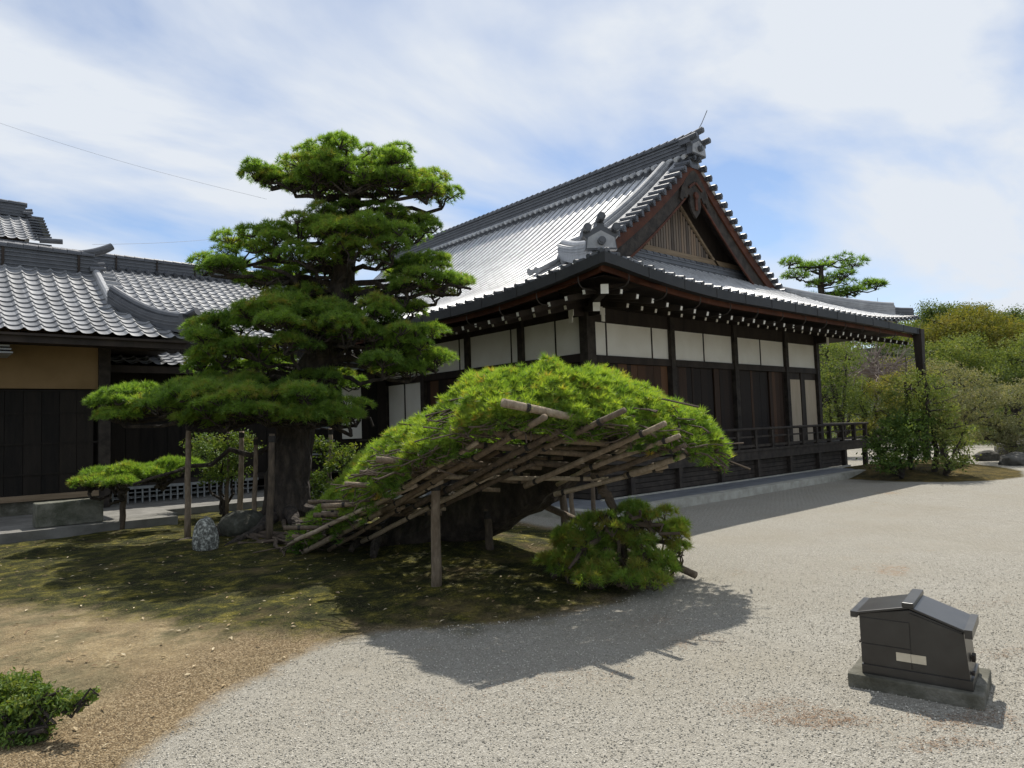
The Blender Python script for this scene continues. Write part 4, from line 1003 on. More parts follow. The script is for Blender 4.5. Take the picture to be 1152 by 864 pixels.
c = gp(1140, 523); rock('boulder', (c[0], c[1], 0.12), (0.50, 0.38, 0.26), M_rock, 'grey garden rock at the far edge of the gravel, nearest the frame edge', 'stone', 12, 0.3)
c = gp(1124, 519); rock('boulder', (c[0]+0.3, c[1]+0.4, 0.10), (0.42, 0.34, 0.24), M_rock, 'smaller grey garden rock left of the larger one across the gravel', 'stone', 15, 0.3)
c = gp(1158, 516); rock('boulder', (c[0]+0.6, c[1]+0.5, 0.15), (0.7, 0.5, 0.40), M_rock, 'tall grey garden rock behind the others across the gravel', 'stone', 18, 0.3)
mb = MB(); mb.box((1.66, 13.70, 0.202), (2.63, 14.06, 0.60))
bo = tag(mb.build('stone_block', M_mossstone, loc=(2.1, 13.88, 0.2)), 'long rectangular mossy stone block lying on the terrace edge', 'stone block'); bv = bo.modifiers.new('b', 'BEVEL'); bv.width = 0.022; bv.segments = 3
# ------------------------------------------------------------------ foliage
def unit(v): return v/(np.linalg.norm(v, axis=-1, keepdims=True) + 1e-12)
def tufts(mb, pos, dirs, size, var, nb=15, w=0.055, spread=1.15):
    """needle tufts: nb thin blades fanning out of each point"""
    N = len(pos); pos = np.asarray(pos); dirs = unit(np.asarray(dirs)); size = np.broadcast_to(size, (N,)); var = np.broadcast_to(var, (N,))
    a = unit(np.cross(dirs, unit(rng.normal(size=(N, 3))))); b = np.cross(dirs, a)
    ph = rng.random((N, nb))*2*PI; th = spread*np.sqrt(rng.random((N, nb)))
    d = dirs[:, None]*np.cos(th)[..., None] + (a[:, None]*np.cos(ph)[..., None] + b[:, None]*np.sin(ph)[..., None])*np.sin(th)[..., None]
    L = size[:, None]*rng.uniform(0.7, 1.15, (N, nb))
    sdv = unit(np.cross(d, rng.normal(size=(N, nb, 3))))
    base = pos[:, None] + d*(L*0.12)[..., None]; tip = pos[:, None] + d*L[..., None]
    wv = sdv*(size[:, None]*w)[..., None]
    V = np.stack([base - wv, base + wv, tip], 2).reshape(-1, 3)
    F = np.arange(N*nb*3).reshape(-1, 3)
    vv = np.clip(var[:, None] + rng.normal(0, 0.06, (N, nb)), 0, 1)
    mb.add(V, F, np.repeat(vv.reshape(-1), 3))
def leaves(mb, pos, size, var, upb=0.6, asp=0.5):
    """folded leaf blades"""
    N = len(pos); n = unit(rng.normal(size=(N, 3)) + np.array([0, 0, upb])); t = unit(np.cross(n, rng.normal(size=(N, 3)))); s = np.cross(n, t)
    L = (np.broadcast_to(size, (N,))*rng.uniform(0.7, 1.25, N))[:, None]; w = L*asp
    V = np.stack([pos - t*L*0.5, pos + s*w*0.5 + n*L*0.1, pos + t*L*0.55, pos - s*w*0.5 + n*L*0.1], 1).reshape(-1, 3)
    i = np.arange(N)[:, None]*4
    F = np.concatenate([i + [0, 1, 2], i + [0, 2, 3]])
    mb.add(V, F, np.repeat(np.clip(np.broadcast_to(var, (N,)), 0, 1), 4))
def wob(pts, amp, n=4):                   # smooth, slightly crooked path through points
    pts = np.asarray(pts, float); k = np.linspace(0, len(pts)-1, (len(pts)-1)*n + 1); i = np.clip(np.floor(k).astype(int), 0, len(pts)-2); u = (k-i)[:, None]
    p0 = pts[np.maximum(i-1, 0)]; p1 = pts[i]; p2 = pts[i+1]; p3 = pts[np.minimum(i+2, len(pts)-1)]
    q = 0.5*((2*p1) + (-p0+p2)*u + (2*p0-5*p1+4*p2-p3)*u*u + (-p0+3*p1-3*p2+p3)*u**3)
    q[1:-1] += rng.normal(0, amp, q[1:-1].shape)
    return q
def lerp_r(r0, r1, n): return np.linspace(r0, r1, n)
def limb(mb, a, b, r0, r1, sag=0.0, amp=0.03, n=7):
    a, b = np.asarray(a, float), np.asarray(b, float); q = np.linspace(0, 1, n)[:, None]
    p = a + (b-a)*q; p[:, 2] += sag*np.sin(PI*q[:, 0]); p[1:-1] += rng.normal(0, amp, (n-2, 3))
    mb.tube(p, lerp_r(r0, r1, n), 6, 0.5)
def bark_tube(mb, path, rad, n=18, amp=0.10, seed=1):
    path = np.asarray(path); m = len(path); rad = np.asarray(rad)
    start = mb.n; mb.tube(path, rad, n)
    V = mb.v[-1].reshape(m, n, 3); g = np.random.default_rng(seed); k = g.random((m, n)); k = (k + np.roll(k, 1, 1) + np.roll(k, 1, 0))/3
    k2 = np.sin(np.arange(n)*2*PI/n*5 + np.arange(m)[:, None]*0.35)
    mb.v[-1] = (path[:, None] + (V - path[:, None])*(1 + amp*(2*k-1) + amp*0.5*k2)[..., None]).reshape(-1, 3)

def pad_lobes(lobes, mb_leaf, mb_twig, anchors, fwd0, size=0.10, per=78, nb=15, r=0.30, base_var=0.42, w=0.06, spread=1.15, depthk=0.75, twig=0.016, anchor_r=0.045, dens=1.0, hk=1.25):
    """cloud-pruned pads; each lobe is (px, py, half width, half height, forward offset)"""
    anchors = np.asarray(anchors)
    for (px, py, hw, hh, df) in lobes:
        f = fwd0 + df; c = at(px, py, f); k = f/F_PX; a = hw*k; h = hh*k*hk; dp = min(a, 1.0)*depthk
        N = max(3, int(PI*a*dp/(r*r*1.7)*dens))
        ang = rng.random(N)*2*PI; rho = np.sqrt(rng.random(N))*rng.uniform(0.9, 1.22, N)
        dl, dd = rho*np.cos(ang)*max(a - r*0.7, 0.04), rho*np.sin(ang)*dp
        ctr = c + dl[:, None]*LAT + dd[:, None]*HEAD; ctr[:, 2] += h*(0.55*np.sqrt(np.clip(1-rho**2, 0, 1)) - 0.35 + rng.uniform(-0.3, 0.3, N))
        rr_ = r*rng.uniform(0.45, 1.2, N)
        j = np.argmin(np.linalg.norm((anchors - c)*[1, 1, 1.6] + [0, 0, 0.5], axis=1))
        knot = c - np.array([0, 0, h*0.7 + 0.05]); limb(mb_twig, anchors[j], knot, anchor_r*rng.uniform(0.7, 1.2), 0.028, rng.uniform(-0.05, 0.12), 0.05)
        for q in range(N):
            limb(mb_twig, knot, ctr[q] - [0, 0, 0.06], twig*1.25, twig*0.5, 0.03, 0.025, 5)
            n = int(per*(rr_[q]/r)**2)
            u = unit(rng.normal(size=(n, 3))); u[:, 2] = np.where(u[:, 2] < -0.15, -u[:, 2]*0.6, u[:, 2])
            p = ctr[q] + u*rr_[q]*np.array([1, 1, 0.52])*rng.uniform(0.72, 1.0, (n, 1))
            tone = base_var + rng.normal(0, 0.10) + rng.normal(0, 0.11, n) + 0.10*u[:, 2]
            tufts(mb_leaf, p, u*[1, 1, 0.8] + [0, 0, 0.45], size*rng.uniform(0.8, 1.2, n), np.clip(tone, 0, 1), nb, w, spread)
            m = 7
            for e in range(m):
                u2 = unit(rng.normal(size=3) + [0, 0, 0.4]); limb(mb_twig, ctr[q] - [0, 0, 0.08], ctr[q] + u2*rr_[q]*[0.85, 0.85, 0.4], twig*0.6, twig*0.3, 0, 0.01, 3)

# ---- the tall cloud-pruned pine
F1 = 11.5
tp = [(322, 612, 11.5), (324, 560, 11.5), (329, 505, 11.55), (340, 445, 11.6), (364, 392, 11.6), (384, 335, 11.6), (388, 290, 11.6), (394, 248, 11.6), (402, 212, 11.6), (410, 186, 11.6)]
tpath = wob([at(*q) for q in tp], 0.012, 5); tr_ = np.interp(np.linspace(0, 1, len(tpath)), [0, 0.04, 0.11, 0.25, 0.45, 0.55, 0.7, 0.85, 1.0], [0.56, 0.44, 0.36, 0.31, 0.27, 0.22, 0.16, 0.09, 0.035])
pine1 = thing('pine_tree', 'tall cloud-pruned pine with dark layered pads on wooden props', 'pine tree', (tpath[0][0], tpath[0][1], 0.0))
mb = MB(); bark_tube(mb, tpath, tr_, 20, 0.10, 3)
for k in range(9):                        # surface roots
    a = k/9*2*PI + 0.3; ln = rng.uniform(0.9, 1.9); s = tpath[0] + [0, 0, 0.12]
    pts = [s + np.array([math.cos(a)*d_, math.sin(a)*d_, 0]) for d_ in (0.25, 0.6, 1.0, ln + 0.2)]
    for i_, p in enumerate(pts): p[2] = gz_at(p[0], p[1]) + (0.12, 0.06, 0.03, -0.02)[i_]
    mb.tube(wob(pts, 0.02, 3), lerp_r(0.13, 0.03, 10), 8)
mb.build('trunk', M_bark, pine1)
mb = MB()
for k in range(16):
    a, b = gp(rng.uniform(255, 350), rng.uniform(602, 622)), gp(rng.uniform(300, 430), rng.uniform(606, 632)); m_ = (a+b)/2 + rng.normal(0, 0.12, 3)
    for q, h in ((a, 0.0), (m_, 0.05), (b, 0.01)): q[2] = gz_at(q[0], q[1]) + h*rng.uniform(0.5, 1.5)
    mb.tube(wob([a, m_, b], 0.02, 4), lerp_r(rng.uniform(0.02, 0.05), 0.010, 9), 6)
mb.build('surface_roots', M_twig, pine1)
TOP = [(395,200,50,16,-.6),(360,185,40,16,-.5),(445,178,30,14,.2),(395,176,66,17,0),(330,190,38,15,.1),(420,190,60,18,-.5),(470,196,36,13,.1),(497,222,26,10,.1),(440,210,55,14,-.2),(355,208,48,14,-.2),(305,202,22,9,.1),(385,200,70,16,.5),(290,190,12,10,0),(480,215,30,12,-.4)]
SEC = [(335,312,40,9,.2),(452,302,40,13,.2),(300,318,28,8,.2),(365,300,26,9,.4),(385,262,48,16,-.7),(345,288,36,10,-.7),(425,262,40,16,-.7),(300,262,30,14,0),(455,330,34,12,-.3),(490,330,26,10,0),(395,282,30,10,-.9),(400,247,80,16,0),(335,256,50,15,-.3),(462,258,45,15,.1),(270,282,42,17,.1),(238,297,24,11,.1),(312,274,40,13,-.4),(492,300,36,15,.1),(462,312,38,12,-.4),(516,320,14,9,.1),(440,284,34,12,-.5),(300,300,30,10,.3),(360,268,40,12,-.6),(500,318,22,10,-.4),(255,300,25,9,-.4)]
THI = [(300,412,48,9,.1),(368,424,46,10,-.2),(240,415,28,8,0),(330,335,40,12,.2),(410,338,40,12,.3),(345,362,60,20,-.9),(300,352,50,18,-.7),(440,372,46,20,-.5),(390,372,40,16,-.9),(470,395,36,18,-.3),(255,378,44,16,-.5),(460,415,36,12,0),(320,385,40,10,-1.0),(250,400,30,10,-.4),(330,352,72,16,-.3),(268,366,54,17,0),(236,388,30,16,.1),(400,352,58,15,-.5),(452,352,46,15,.1),(482,376,28,17,.1),(450,398,42,18,-.2),(490,404,20,12,.2),(292,392,50,12,-.6),(420,378,34,11,-.6),(350,372,45,12,-.9),(225,405,22,9,-.2),(430,412,40,12,-.5)]
FOU = [(230,440,60,16,-.9),(280,450,60,18,-1.2),(350,445,55,18,-1.0),(180,452,40,14,-.6),(400,455,26,22,-.4),(150,455,36,18,-.2),(255,436,55,14,-.4),(165,440,44,16,-.3),(130,452,22,13,-.3),(205,455,60,15,-.8),(312,446,68,18,-.7),(382,456,42,17,-.4),(340,470,58,13,-1.0),(250,470,48,12,-1.1),(140,468,25,9,-.5),(395,475,30,12,-.7),(300,464,50,12,-1.2),(210,470,25,9,-1.2)]
LOW = [(100,545,22,7,.2),(125,536,28,9,.5),(185,536,26,8,.4),(165,531,36,10,.4),(115,541,26,8,.3),(200,524,26,9,.6),(140,540,30,8,.1)]
anch = tpath[np.arange(len(tpath)) > 12]
fol, tw = MB(), MB()
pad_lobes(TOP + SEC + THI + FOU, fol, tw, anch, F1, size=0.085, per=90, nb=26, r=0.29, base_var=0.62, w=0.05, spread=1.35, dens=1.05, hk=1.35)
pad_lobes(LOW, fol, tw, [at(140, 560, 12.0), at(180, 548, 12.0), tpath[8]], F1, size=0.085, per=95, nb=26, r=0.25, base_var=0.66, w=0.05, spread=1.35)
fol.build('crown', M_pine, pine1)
# long limbs that carry the pads, as in the gaps of the photograph
for a, b in (((384, 335), (285, 300)), ((384, 335), (240, 305)), ((386, 330), (480, 318)), ((390, 280), (470, 262)), ((400, 215), (480, 215)), ((398, 225), (310, 205)), ((364, 392), (260, 385)), ((352, 415), (205, 470)), ((345, 430), (420, 480)), ((340, 445), (240, 476)), ((366, 390), (470, 395)), ((324, 500), (150, 545)), ((345, 430), (150, 455)), ((384, 320), (530, 325)), ((388, 300), (300, 320))):
    pa, pb = at(a[0], a[1], 11.6), at(b[0], b[1], 11.3 + rng.uniform(-0.5, 0.3)); limb(tw, pa, pb, 0.06, 0.022, rng.uniform(-0.1, 0.12), 0.05, 9)
tw.build('branches', M_bark, pine1)

# ---- props: weathered poles, each its own thing
def prop(foot, top, r, label):
    foot, top = np.asarray(foot, float), np.asarray(top, float)
    q = np.linspace(0, 1, 7)[:, None]; p = foot + (top-foot)*q; p[1:-1] += rng.normal(0, 0.006, (5, 3))
    mb = MB(); mb.tube(p, np.linspace(r*0.88, r*0.70, 7), 10, rng.random())
    o = mb.build('support_post', M_pole, loc=foot, smooth=True)
    tag(o, label, 'post', 'wooden props under the pines')
    mb = MB(); d = (top-foot)/np.linalg.norm(top-foot); mb.tube([top - d*0.12, top - d*0.03], r*0.84, 10); mb.build('lashing', M_cord, o)
    return o
def foot_at(px, py): g = gp(px, py); return np.array([g[0], g[1], gz_at(g[0], g[1]) - 0.05])
def above(foot, px, py):                   # the point over a foot that shows at a pixel
    d = ray(px, py); t_ = np.hypot(foot[0], foot[1])/np.hypot(d[0], d[1]); return np.array([0, 0, CAM_H]) + d*t_
for fx, fy, tx, ty, r, lb in ((211, 610, 213, 470, 0.055, 'slim wooden prop under the lowest left pad, beside the lichen stone'),
                           (303, 616, 306, 488, 0.060, 'straight wooden prop in front of the tall pine trunk'),
                           (269, 590, 272, 485, 0.060, 'wooden prop left of the tall pine trunk by the dark boulder'),
                           (137, 600, 140, 545, 0.060, 'short dark prop under the small low pad by the terrace'),
                           (347, 586, 349, 488, 0.065, 'wooden prop just right of the tall pine trunk'),
                           (370, 580, 372, 482, 0.060, 'second prop right of the tall pine trunk, near the low bush'),
                           (286, 604, 288, 492, 0.045, 'slim dark prop close against the left of the tall pine trunk'),
                           (327, 600, 329, 494, 0.045, 'slim prop in front of the tall pine trunk, right of the straight one'),
                           (255, 584, 257, 486, 0.040, 'thin prop behind the dark boulder near the lattice'),
                           (450, 545, 452, 400, 0.045, 'thin tall prop under the right side of the tall pine'),
                           (491, 666, 490, 538, 0.062, 'front prop under the pole trellis, standing in the moss'),
                           (551, 630, 548, 572, 0.060, 'short prop under the leaning trunk of the low pine'),
                           (526, 612, 524, 585, 0.060, 'short dark prop behind the others under the leaning trunk'),
                           (637, 606, 630, 508, 0.065, 'tall prop right of the leaning trunk under the trellis'),
                           (644, 590, 641, 505, 0.045, 'thin prop just behind the tall prop under the trellis'),
                           (668, 588, 666, 520, 0.045, 'thin prop beside the hanging branch of the low pine'),
                           (755, 652, 757, 618, 0.028, 'small thin stake at the end of the low hanging branch')):
    ft = foot_at(fx, fy); prop(ft, above(ft, tx, ty), r, lb)
def pole_thing(a, b, r, label):
    mb = MB(); q = np.linspace(0, 1, 8)[:, None]; p = a + (b-a)*q; p[1:-1] += rng.normal(0, 0.006, (6, 3)); mb.tube(p, np.linspace(r, r*0.85, 8), 10, rng.random())
    tag(mb.build('wooden_pole', M_pole, loc=a, smooth=True), label, 'pole')
g = gp(783, 654); pole_thing(at(588, 558, 8.9), np.array([g[0], g[1], 0.06]), 0.042, 'long slanting pole from the leaning trunk to the gravel')
g = gp(753, 653); pole_thing(at(690, 612, 7.6), np.array([g[0], g[1], 0.05]), 0.040, 'short slanting pole beneath the low hanging branch')

# ---- the low boat-shaped pine on its trellis of poles
f0_, zt0, sl_ = 6.93, 1.10, 0.46
PN = unit(np.array([0, 0, 1.0]) + sl_*HEAD)
def onplane(px, py, off=0.0):
    d = ray(px, py); df = d @ HEAD; t_ = (zt0 + sl_*f0_ - CAM_H)/(d[2] + sl_*df)
    return np.array([0, 0, CAM_H]) + d*t_ + PN*off
def c5(x, y): return (300 + x*0.46875, 380 + y*0.46875)
p2b = at(470, 600, 9.0)
pine2 = thing('pine_tree', 'low spreading boat-shaped pine, bright green, resting on a pole trellis', 'pine tree', (p2b[0], p2b[1], 0.0))
path = wob([at(430, 632, 9.5), at(462, 606, 9.2), at(510, 582, 9.0), at(560, 562, 8.8), at(606, 540, 8.5), at(650, 512, 8.0), at(700, 490, 7.5), at(740, 480, 7.1)], 0.015, 4)
rad = np.interp(np.linspace(0, 1, len(path)), [0, 0.15, 0.35, 0.55, 0.7, 0.85, 1], [0.42, 0.40, 0.37, 0.33, 0.25, 0.14, 0.06])
mb = MB(); bark_tube(mb, path, rad, 18, 0.13, 8)
for (tx, ty, tf, r) in ((360, 590, 9.3, 0.13), (380, 600, 8.7, 0.12), (420, 540, 8.9, 0.11), (470, 500, 8.6, 0.11), (540, 450, 8.2, 0.12), (600, 440, 7.7, 0.12), (680, 450, 7.3, 0.10), (560, 480, 6.6, 0.10), (620, 480, 6.3, 0.09)):
    j = np.argmin(np.linalg.norm(path - at(tx + 70, ty + 60, tf), axis=1)); limb(mb, path[j], at(tx, ty, tf), r, 0.04, 0.08, 0.04, 9)
for (x_, y_, ln) in ((345, 612, 0.0), (370, 625, 0), (395, 632, 0), (330, 606, 0), (420, 640, 0)):
    e = gp(x_, y_); e = np.array([e[0], e[1], gz_at(e[0], e[1])+0.02]); s = path[1] - [0, 0, 0.15]; m_ = (s+e)/2; m_[2] = gz_at(m_[0], m_[1]) + 0.10
    mb.tube(wob([s, m_, e], 0.02, 5), lerp_r(0.14, 0.035, 11), 8)
hb = wob([at(640, 500, 7.5), at(660, 510, 7.3), at(672, 530, 7.25), at(676, 548, 7.2), at(686, 562, 7.15), at(692, 585, 7.1)], 0.012, 4)
mb.build('trunk', M_bark, pine2)
mb = MB(); mb.tube(hb, np.linspace(0.075, 0.04, len(hb)), 8)
for (tx, ty) in ((745, 600), (660, 625), (700, 640), (640, 640), (765, 600), (720, 575)): limb(mb, hb[-1], at(tx, ty, 7.0 + rng.uniform(-.3, .3)), 0.035, 0.015, -0.02, 0.03, 7)
mb.build('hanging_branch', M_twig, pine2)
xs_ = np.array([318, 330, 345, 400, 430, 480, 555, 640, 700, 740, 790, 816.])
ff_ = np.array([9.1, 8.95, 8.6, 7.4, 6.6, 6.1, 5.65, 5.75, 5.9, 6.1, 6.3, 6.7])
dd_ = np.array([0.3, 0.5, 0.9, 2.0, 2.7, 3.2, 3.3, 3.1, 2.7, 2.2, 1.3, 0.4])
sx = [318,330,355,380,400,425,450,480,500,530,570,610,660,700,740,770,790,802,809,813]; sy = [596,588,566,543,520,494,475,455,438,421,411,407,411,420,433,447,464,480,493,500]
bx_ = [318,345,400,430,480,520,555,640,700,760,800,816]; by_ = [602,594,560,524,502,484,466,470,474,484,500,500]
EC = 0.20
def horizon(x): return 479.4 - 0.0333*(x-576)
def canopy(x, e):
    f1, d = np.interp(x, xs_, ff_) + 0.0, np.interp(x, xs_, dd_); f = f1 + d*e
    ys, yb = np.interp(x, sx, sy), np.interp(x, bx_, by_)
    def zat(y, f): return CAM_H + (horizon(x)-y)/F_PX*f*1.0
    y = yb + (ys-yb)*np.sin(np.clip(e/EC, 0, 1)*PI/2)
    f4 = f1 + d*EC; z4 = zat(ys, f4)
    z = np.where(e < EC, zat(y, f), np.minimum(z4 - 0.55*np.clip(d/3.0, 0, 1)**1.5*((e-EC)/(1-EC))**2, zat(ys, f)))
    l = (x-576)/F_PX*f
    return l, f, z
def canopy_pts(n, e0, e1):
    x = rng.uniform(322, 814, n*3); wt = np.interp(x, xs_, dd_)*(np.interp(x, xs_, ff_) + 1)/28; keep = rng.random(n*3) < wt; x = x[keep][:n]
    e = e0 + (e1-e0)*rng.random(len(x))**1.45; l, f, z = canopy(x, e)
    return x, e, l, f, z
fol, tw = MB(), MB()
def add_canopy(n, depth, size, tone0):
    x, e, l, f, z = canopy_pts(n, 0.0, 1.0)
    cl = vnoise(l + 20, f + 20, 3.2, 21)*0.65 + vnoise(l + 20, f + 20, 7.5, 22)*0.35
    fr = np.clip(1 - e/EC, 0, 1)
    n_ = unit(np.array([0, 0, 1.0]) - HEAD*(fr*0.75)[:, None])
    P = LAT*l[:, None] + HEAD*f[:, None]; P[:, 2] = z
    P = P + n_*((cl-0.62)*0.34 + (vnoise(l + 40, f + 40, 1.5, 33)-0.6)*0.22 - depth*rng.random(len(l)))[:, None] + rng.normal(0, 0.02, P.shape)
    dirs = n_ + rng.normal(0, 0.33, P.shape) + [0, 0, 0.25]
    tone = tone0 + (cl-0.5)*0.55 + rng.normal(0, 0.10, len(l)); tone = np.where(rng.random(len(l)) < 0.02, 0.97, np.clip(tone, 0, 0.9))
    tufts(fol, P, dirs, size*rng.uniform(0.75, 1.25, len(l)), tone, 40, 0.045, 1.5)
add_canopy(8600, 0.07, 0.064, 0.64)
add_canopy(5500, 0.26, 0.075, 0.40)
x, e, l, f, z = canopy_pts(800, 0.10, 1.0)
for i in range(len(l)):
    b = lf(l[i], f[i], z[i] - rng.uniform(0.16, 0.30)); a = b + np.array([rng.normal(0, 0.14), rng.normal(0, 0.14), -rng.uniform(0.04, 0.16)])
    tw.tube([a, (a+b)/2 + rng.normal(0, 0.025, 3), b], [0.010, 0.008, 0.004], 4)
x, e, l, f, z = canopy_pts(420, 0.0, 0.10)
for i in range(len(l)):
    b = lf(l[i], f[i], z[i] - rng.uniform(0.04, 0.14)); a = b + LAT*rng.normal(0, 0.16) + HEAD*rng.uniform(0.0, 0.14) + np.array([0, 0, rng.normal(-0.03, 0.05)])
    tw.tube([a, (a+b)/2 + rng.normal(0, 0.02, 3), b], [0.0075, 0.006, 0.003], 4)
x, e, l, f, z = canopy_pts(110, 0.05, 0.8)
for i in range(len(l)):
    a = lf(l[i], f[i], z[i] - 0.30); b = a + unit(rng.normal(size=3)*[1, 1, 0.25])*rng.uniform(0.15, 0.40); limb(tw, a, b, 0.014, 0.006, 0.02, 0.02, 5)
HANG = [(650,605,36,16,.1),(700,610,44,18,0),(735,580,30,14,-.1),(765,615,18,16,0),(670,645,40,12,-.3),(620,632,20,10,0),(690,588,42,16,-.05),(745,602,30,24,0),(660,622,42,18,-.1),(702,640,56,15,-.25),(642,640,28,13,-.15),(762,592,16,22,.1),(722,572,30,11,.1),(640,615,20,10,.15),(735,630,30,16,-.2),(680,610,30,14,.25)]
fh, = (MB(),)
pad_lobes(HANG, fh, tw, hb[-4:], 7.1, size=0.080, per=40, nb=32, r=0.145, base_var=0.78, w=0.036, spread=1.3, hk=1.5, dens=0.58, depthk=0.9, twig=0.009, anchor_r=0.016)
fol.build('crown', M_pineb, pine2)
fh.build('hanging_foliage', M_pine, pine2)
tw.build('twigs', M_twig, pine2)
# trellis of lashed poles
tre = thing('pole_trellis', 'slanting trellis of lashed weathered poles carrying the low pine', 'trellis', (onplane(560, 520)[0], onplane(560, 520)[1], 0.0))
def tpole(a, b, off, r):
    pa, pb = onplane(*c5(*a), off), onplane(*c5(*b), off); q = np.linspace(0, 1, 9)[:, None]; p = pa + (pb-pa)*q; p[1:-1] += rng.normal(0, 0.0035, (7, 3))
    mb = MB(); mb.tube(p, np.linspace(r*1.05, r*0.85, 9), 9, rng.random()); o = mb.build('pole', M_pole2, tre, smooth=True)
    d = unit(pb-pa); n = max(2, int(np.linalg.norm(pb-pa)/0.62))
    for k in np.linspace(0.12, 0.88, n) + rng.uniform(-0.05, 0.05, n): c = pa + (pb-pa)*k; mb = MB(); mb.tube([c - d*0.016, c + d*0.016], r*1.13, 8); mb.build('lashing', M_cord, o)
for a, b in (((215, 420), (505, 238)), ((280, 405), (668, 176)), ((330, 408), (702, 210)), ((505, 330), (858, 160)), ((620, 345), (955, 192)), ((760, 305), (990, 222)), ((780, 322), (1005, 245)), ((90, 505), (420, 332)), ((55, 485), (360, 342)), ((230, 480), (540, 318)), ((690, 365), (960, 296)), ((400, 400), (640, 290)), ((860, 320), (1000, 270)), ((150, 500), (330, 395))):
    tpole(a, b, -0.05, rng.uniform(0.024, 0.034))
for a, b in (((566, 164), (935, 238)), ((440, 228), (880, 268)), ((262, 300), (660, 318)), ((222, 330), (640, 352)), ((186, 358), (560, 372)), ((132, 410), (460, 392)), ((112, 432), (420, 428)), ((40, 462), (300, 462)), ((470, 262), (900, 300)), ((600, 305), (950, 325)), ((380, 340), (820, 345)), ((60, 482), (260, 490))):
    tpole(a, b, 0.03, 0.034 if a == (566, 164) else rng.uniform(0.024, 0.034))

for k in range(18):
    x_ = rng.uniform(200, 850); y_ = np.interp(x_, [200, 500, 850], [430, 340, 285]) + rng.uniform(-25, 25); dx = rng.uniform(110, 190)
    if k % 2: tpole((x_ - dx, y_ + dx*0.50), (x_ + dx*0.6, y_ - dx*0.33), rng.uniform(0.08, 0.2), 0.022)
    else: tpole((x_ - dx, y_ + 10), (x_ + dx, y_ + rng.uniform(0, 25)), rng.uniform(0.08, 0.2), 0.022)

# ---- broadleaf trees and shrubs
def shrub_lobes(mb, lobes, fwd0, size, dens, tone, clump=0.22, upb=0.5, asp=0.5, flat=0.8):
    for (px, py, hw, hh, df) in lobes:
        f = fwd0 + df; c = at(px, py, f); k = f/F_PX; a, h = hw*k, hh*k; dp = a*0.8
        far_k = 0.62 if f > 18 else 0.85; size_ = size*far_k; N = max(5, int(1.7*dens*(a*h + a*dp)/far_k**1.4)); clump_ = clump*0.66*(far_k**0.4)
        u = unit(rng.normal(size=(N, 3))); rr_ = rng.random((N, 1))**0.45
        ctr = c + (LAT*u[:, :1]*a + HEAD*u[:, 1:2]*dp + np.array([0, 0, 1])*u[:, 2:]*h)*rr_
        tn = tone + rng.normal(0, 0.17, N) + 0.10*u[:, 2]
        m = 30 if f > 18 else 24; P = ctr[:, None] + rng.normal(0, clump_, (N, m, 3))*[1, 1, flat*0.7]
        leaves(mb, P.reshape(-1, 3), size_, np.repeat(tn, m) + rng.normal(0, 0.10, N*m), upb, asp)
def stems(mb, base, lobes, fwd0, r0, r1, amp=0.05):
    for (px, py, hw, hh, df) in lobes:
        e = at(px, py + hh*0.3, fwd0 + df); limb(mb, base + rng.normal(0, r0*0.5, 3)*[1, 1, 0], e, r0*0.55, r1, 0.0, amp, 8)
        for k in range(3):
            c = e + (LAT*rng.uniform(-1, 1)*hw + np.array([0, 0, rng.uniform(-0.2, 1)*hh]))*(fwd0+df)/F_PX; limb(mb, e, c, r1, r1*0.4, 0, amp*0.6, 5)
def tree(name, label, cat, base, lobes, fwd0, size, dens, tone, mat, r0, r1, clump, group=None, asp=0.5, trunk=True, upb=0.5, barkm=None):
    t_ = thing(name, label, cat, base, group)
    mb = MB(); shrub_lobes(mb, lobes, fwd0, size, dens, tone, clump, upb, asp); mb.build('crown', mat, t_)
    mb = MB(); base = np.asarray(base, float)
    top = at(lobes[0][0], lobes[0][1], fwd0 + lobes[0][4])
    limb(mb, base - [0, 0, 0.1], base*0.35 + top*0.65 if trunk else base + [0, 0, 0.15], r0, r0*0.55, 0, 0.04*r0/0.1, 8)
    stems(mb, base + ((top-base)*0.3 if trunk else np.array([0, 0, 0.1])), lobes, fwd0, r0, r1); mb.build('trunk', barkm or M_bark, t_)
    return t_
def gb(px, fwd, dz=-0.05):
    p = at(px, 470, fwd); return np.array([p[0], p[1], gz_at(p[0], p[1]) + dz])
# bottom-left shrub close to the camera
tree('shrub', 'small leafy shrub with glossy leaves at the near edge of the soil', 'shrub', gp(22, 850), [(25, 800, 40, 30, 0.05), (-20, 800, 45, 34, .1), (55, 788, 18, 16, 0), (92, 785, 14, 9, 0), (10, 775, 40, 14, .15), (30, 825, 25, 14, -.05), (75, 795, 14, 8, 0)], 3.75, 0.036, 900, 0.55, M_leafd, 0.02, 0.008, 0.035, asp=0.42, trunk=False)
# bushes behind the tall pine
tree('bush', 'rounded leafy bush left of the tall pine trunk', 'bush', gb(250, 13.6), [(250, 505, 34, 20, 0), (225, 500, 18, 14, .2), (275, 500, 20, 18, .1), (250, 530, 30, 14, 0)], 13.6, 0.07, 70, 0.5, M_leafd, 0.05, 0.015, 0.12, trunk=False)
tree('bush', 'low leafy bush right of the tall pine trunk', 'bush', gb(385, 12.8), [(350, 545, 20, 22, -.3), (330, 575, 26, 12, -.5), (385, 520, 24, 24, 0), (360, 500, 14, 18, .2), (375, 560, 30, 18, -.3), (400, 545, 18, 20, 0), (345, 570, 26, 12, -.2)], 12.8, 0.07, 70, 0.5, M_leafd, 0.05, 0.015, 0.11, trunk=False)
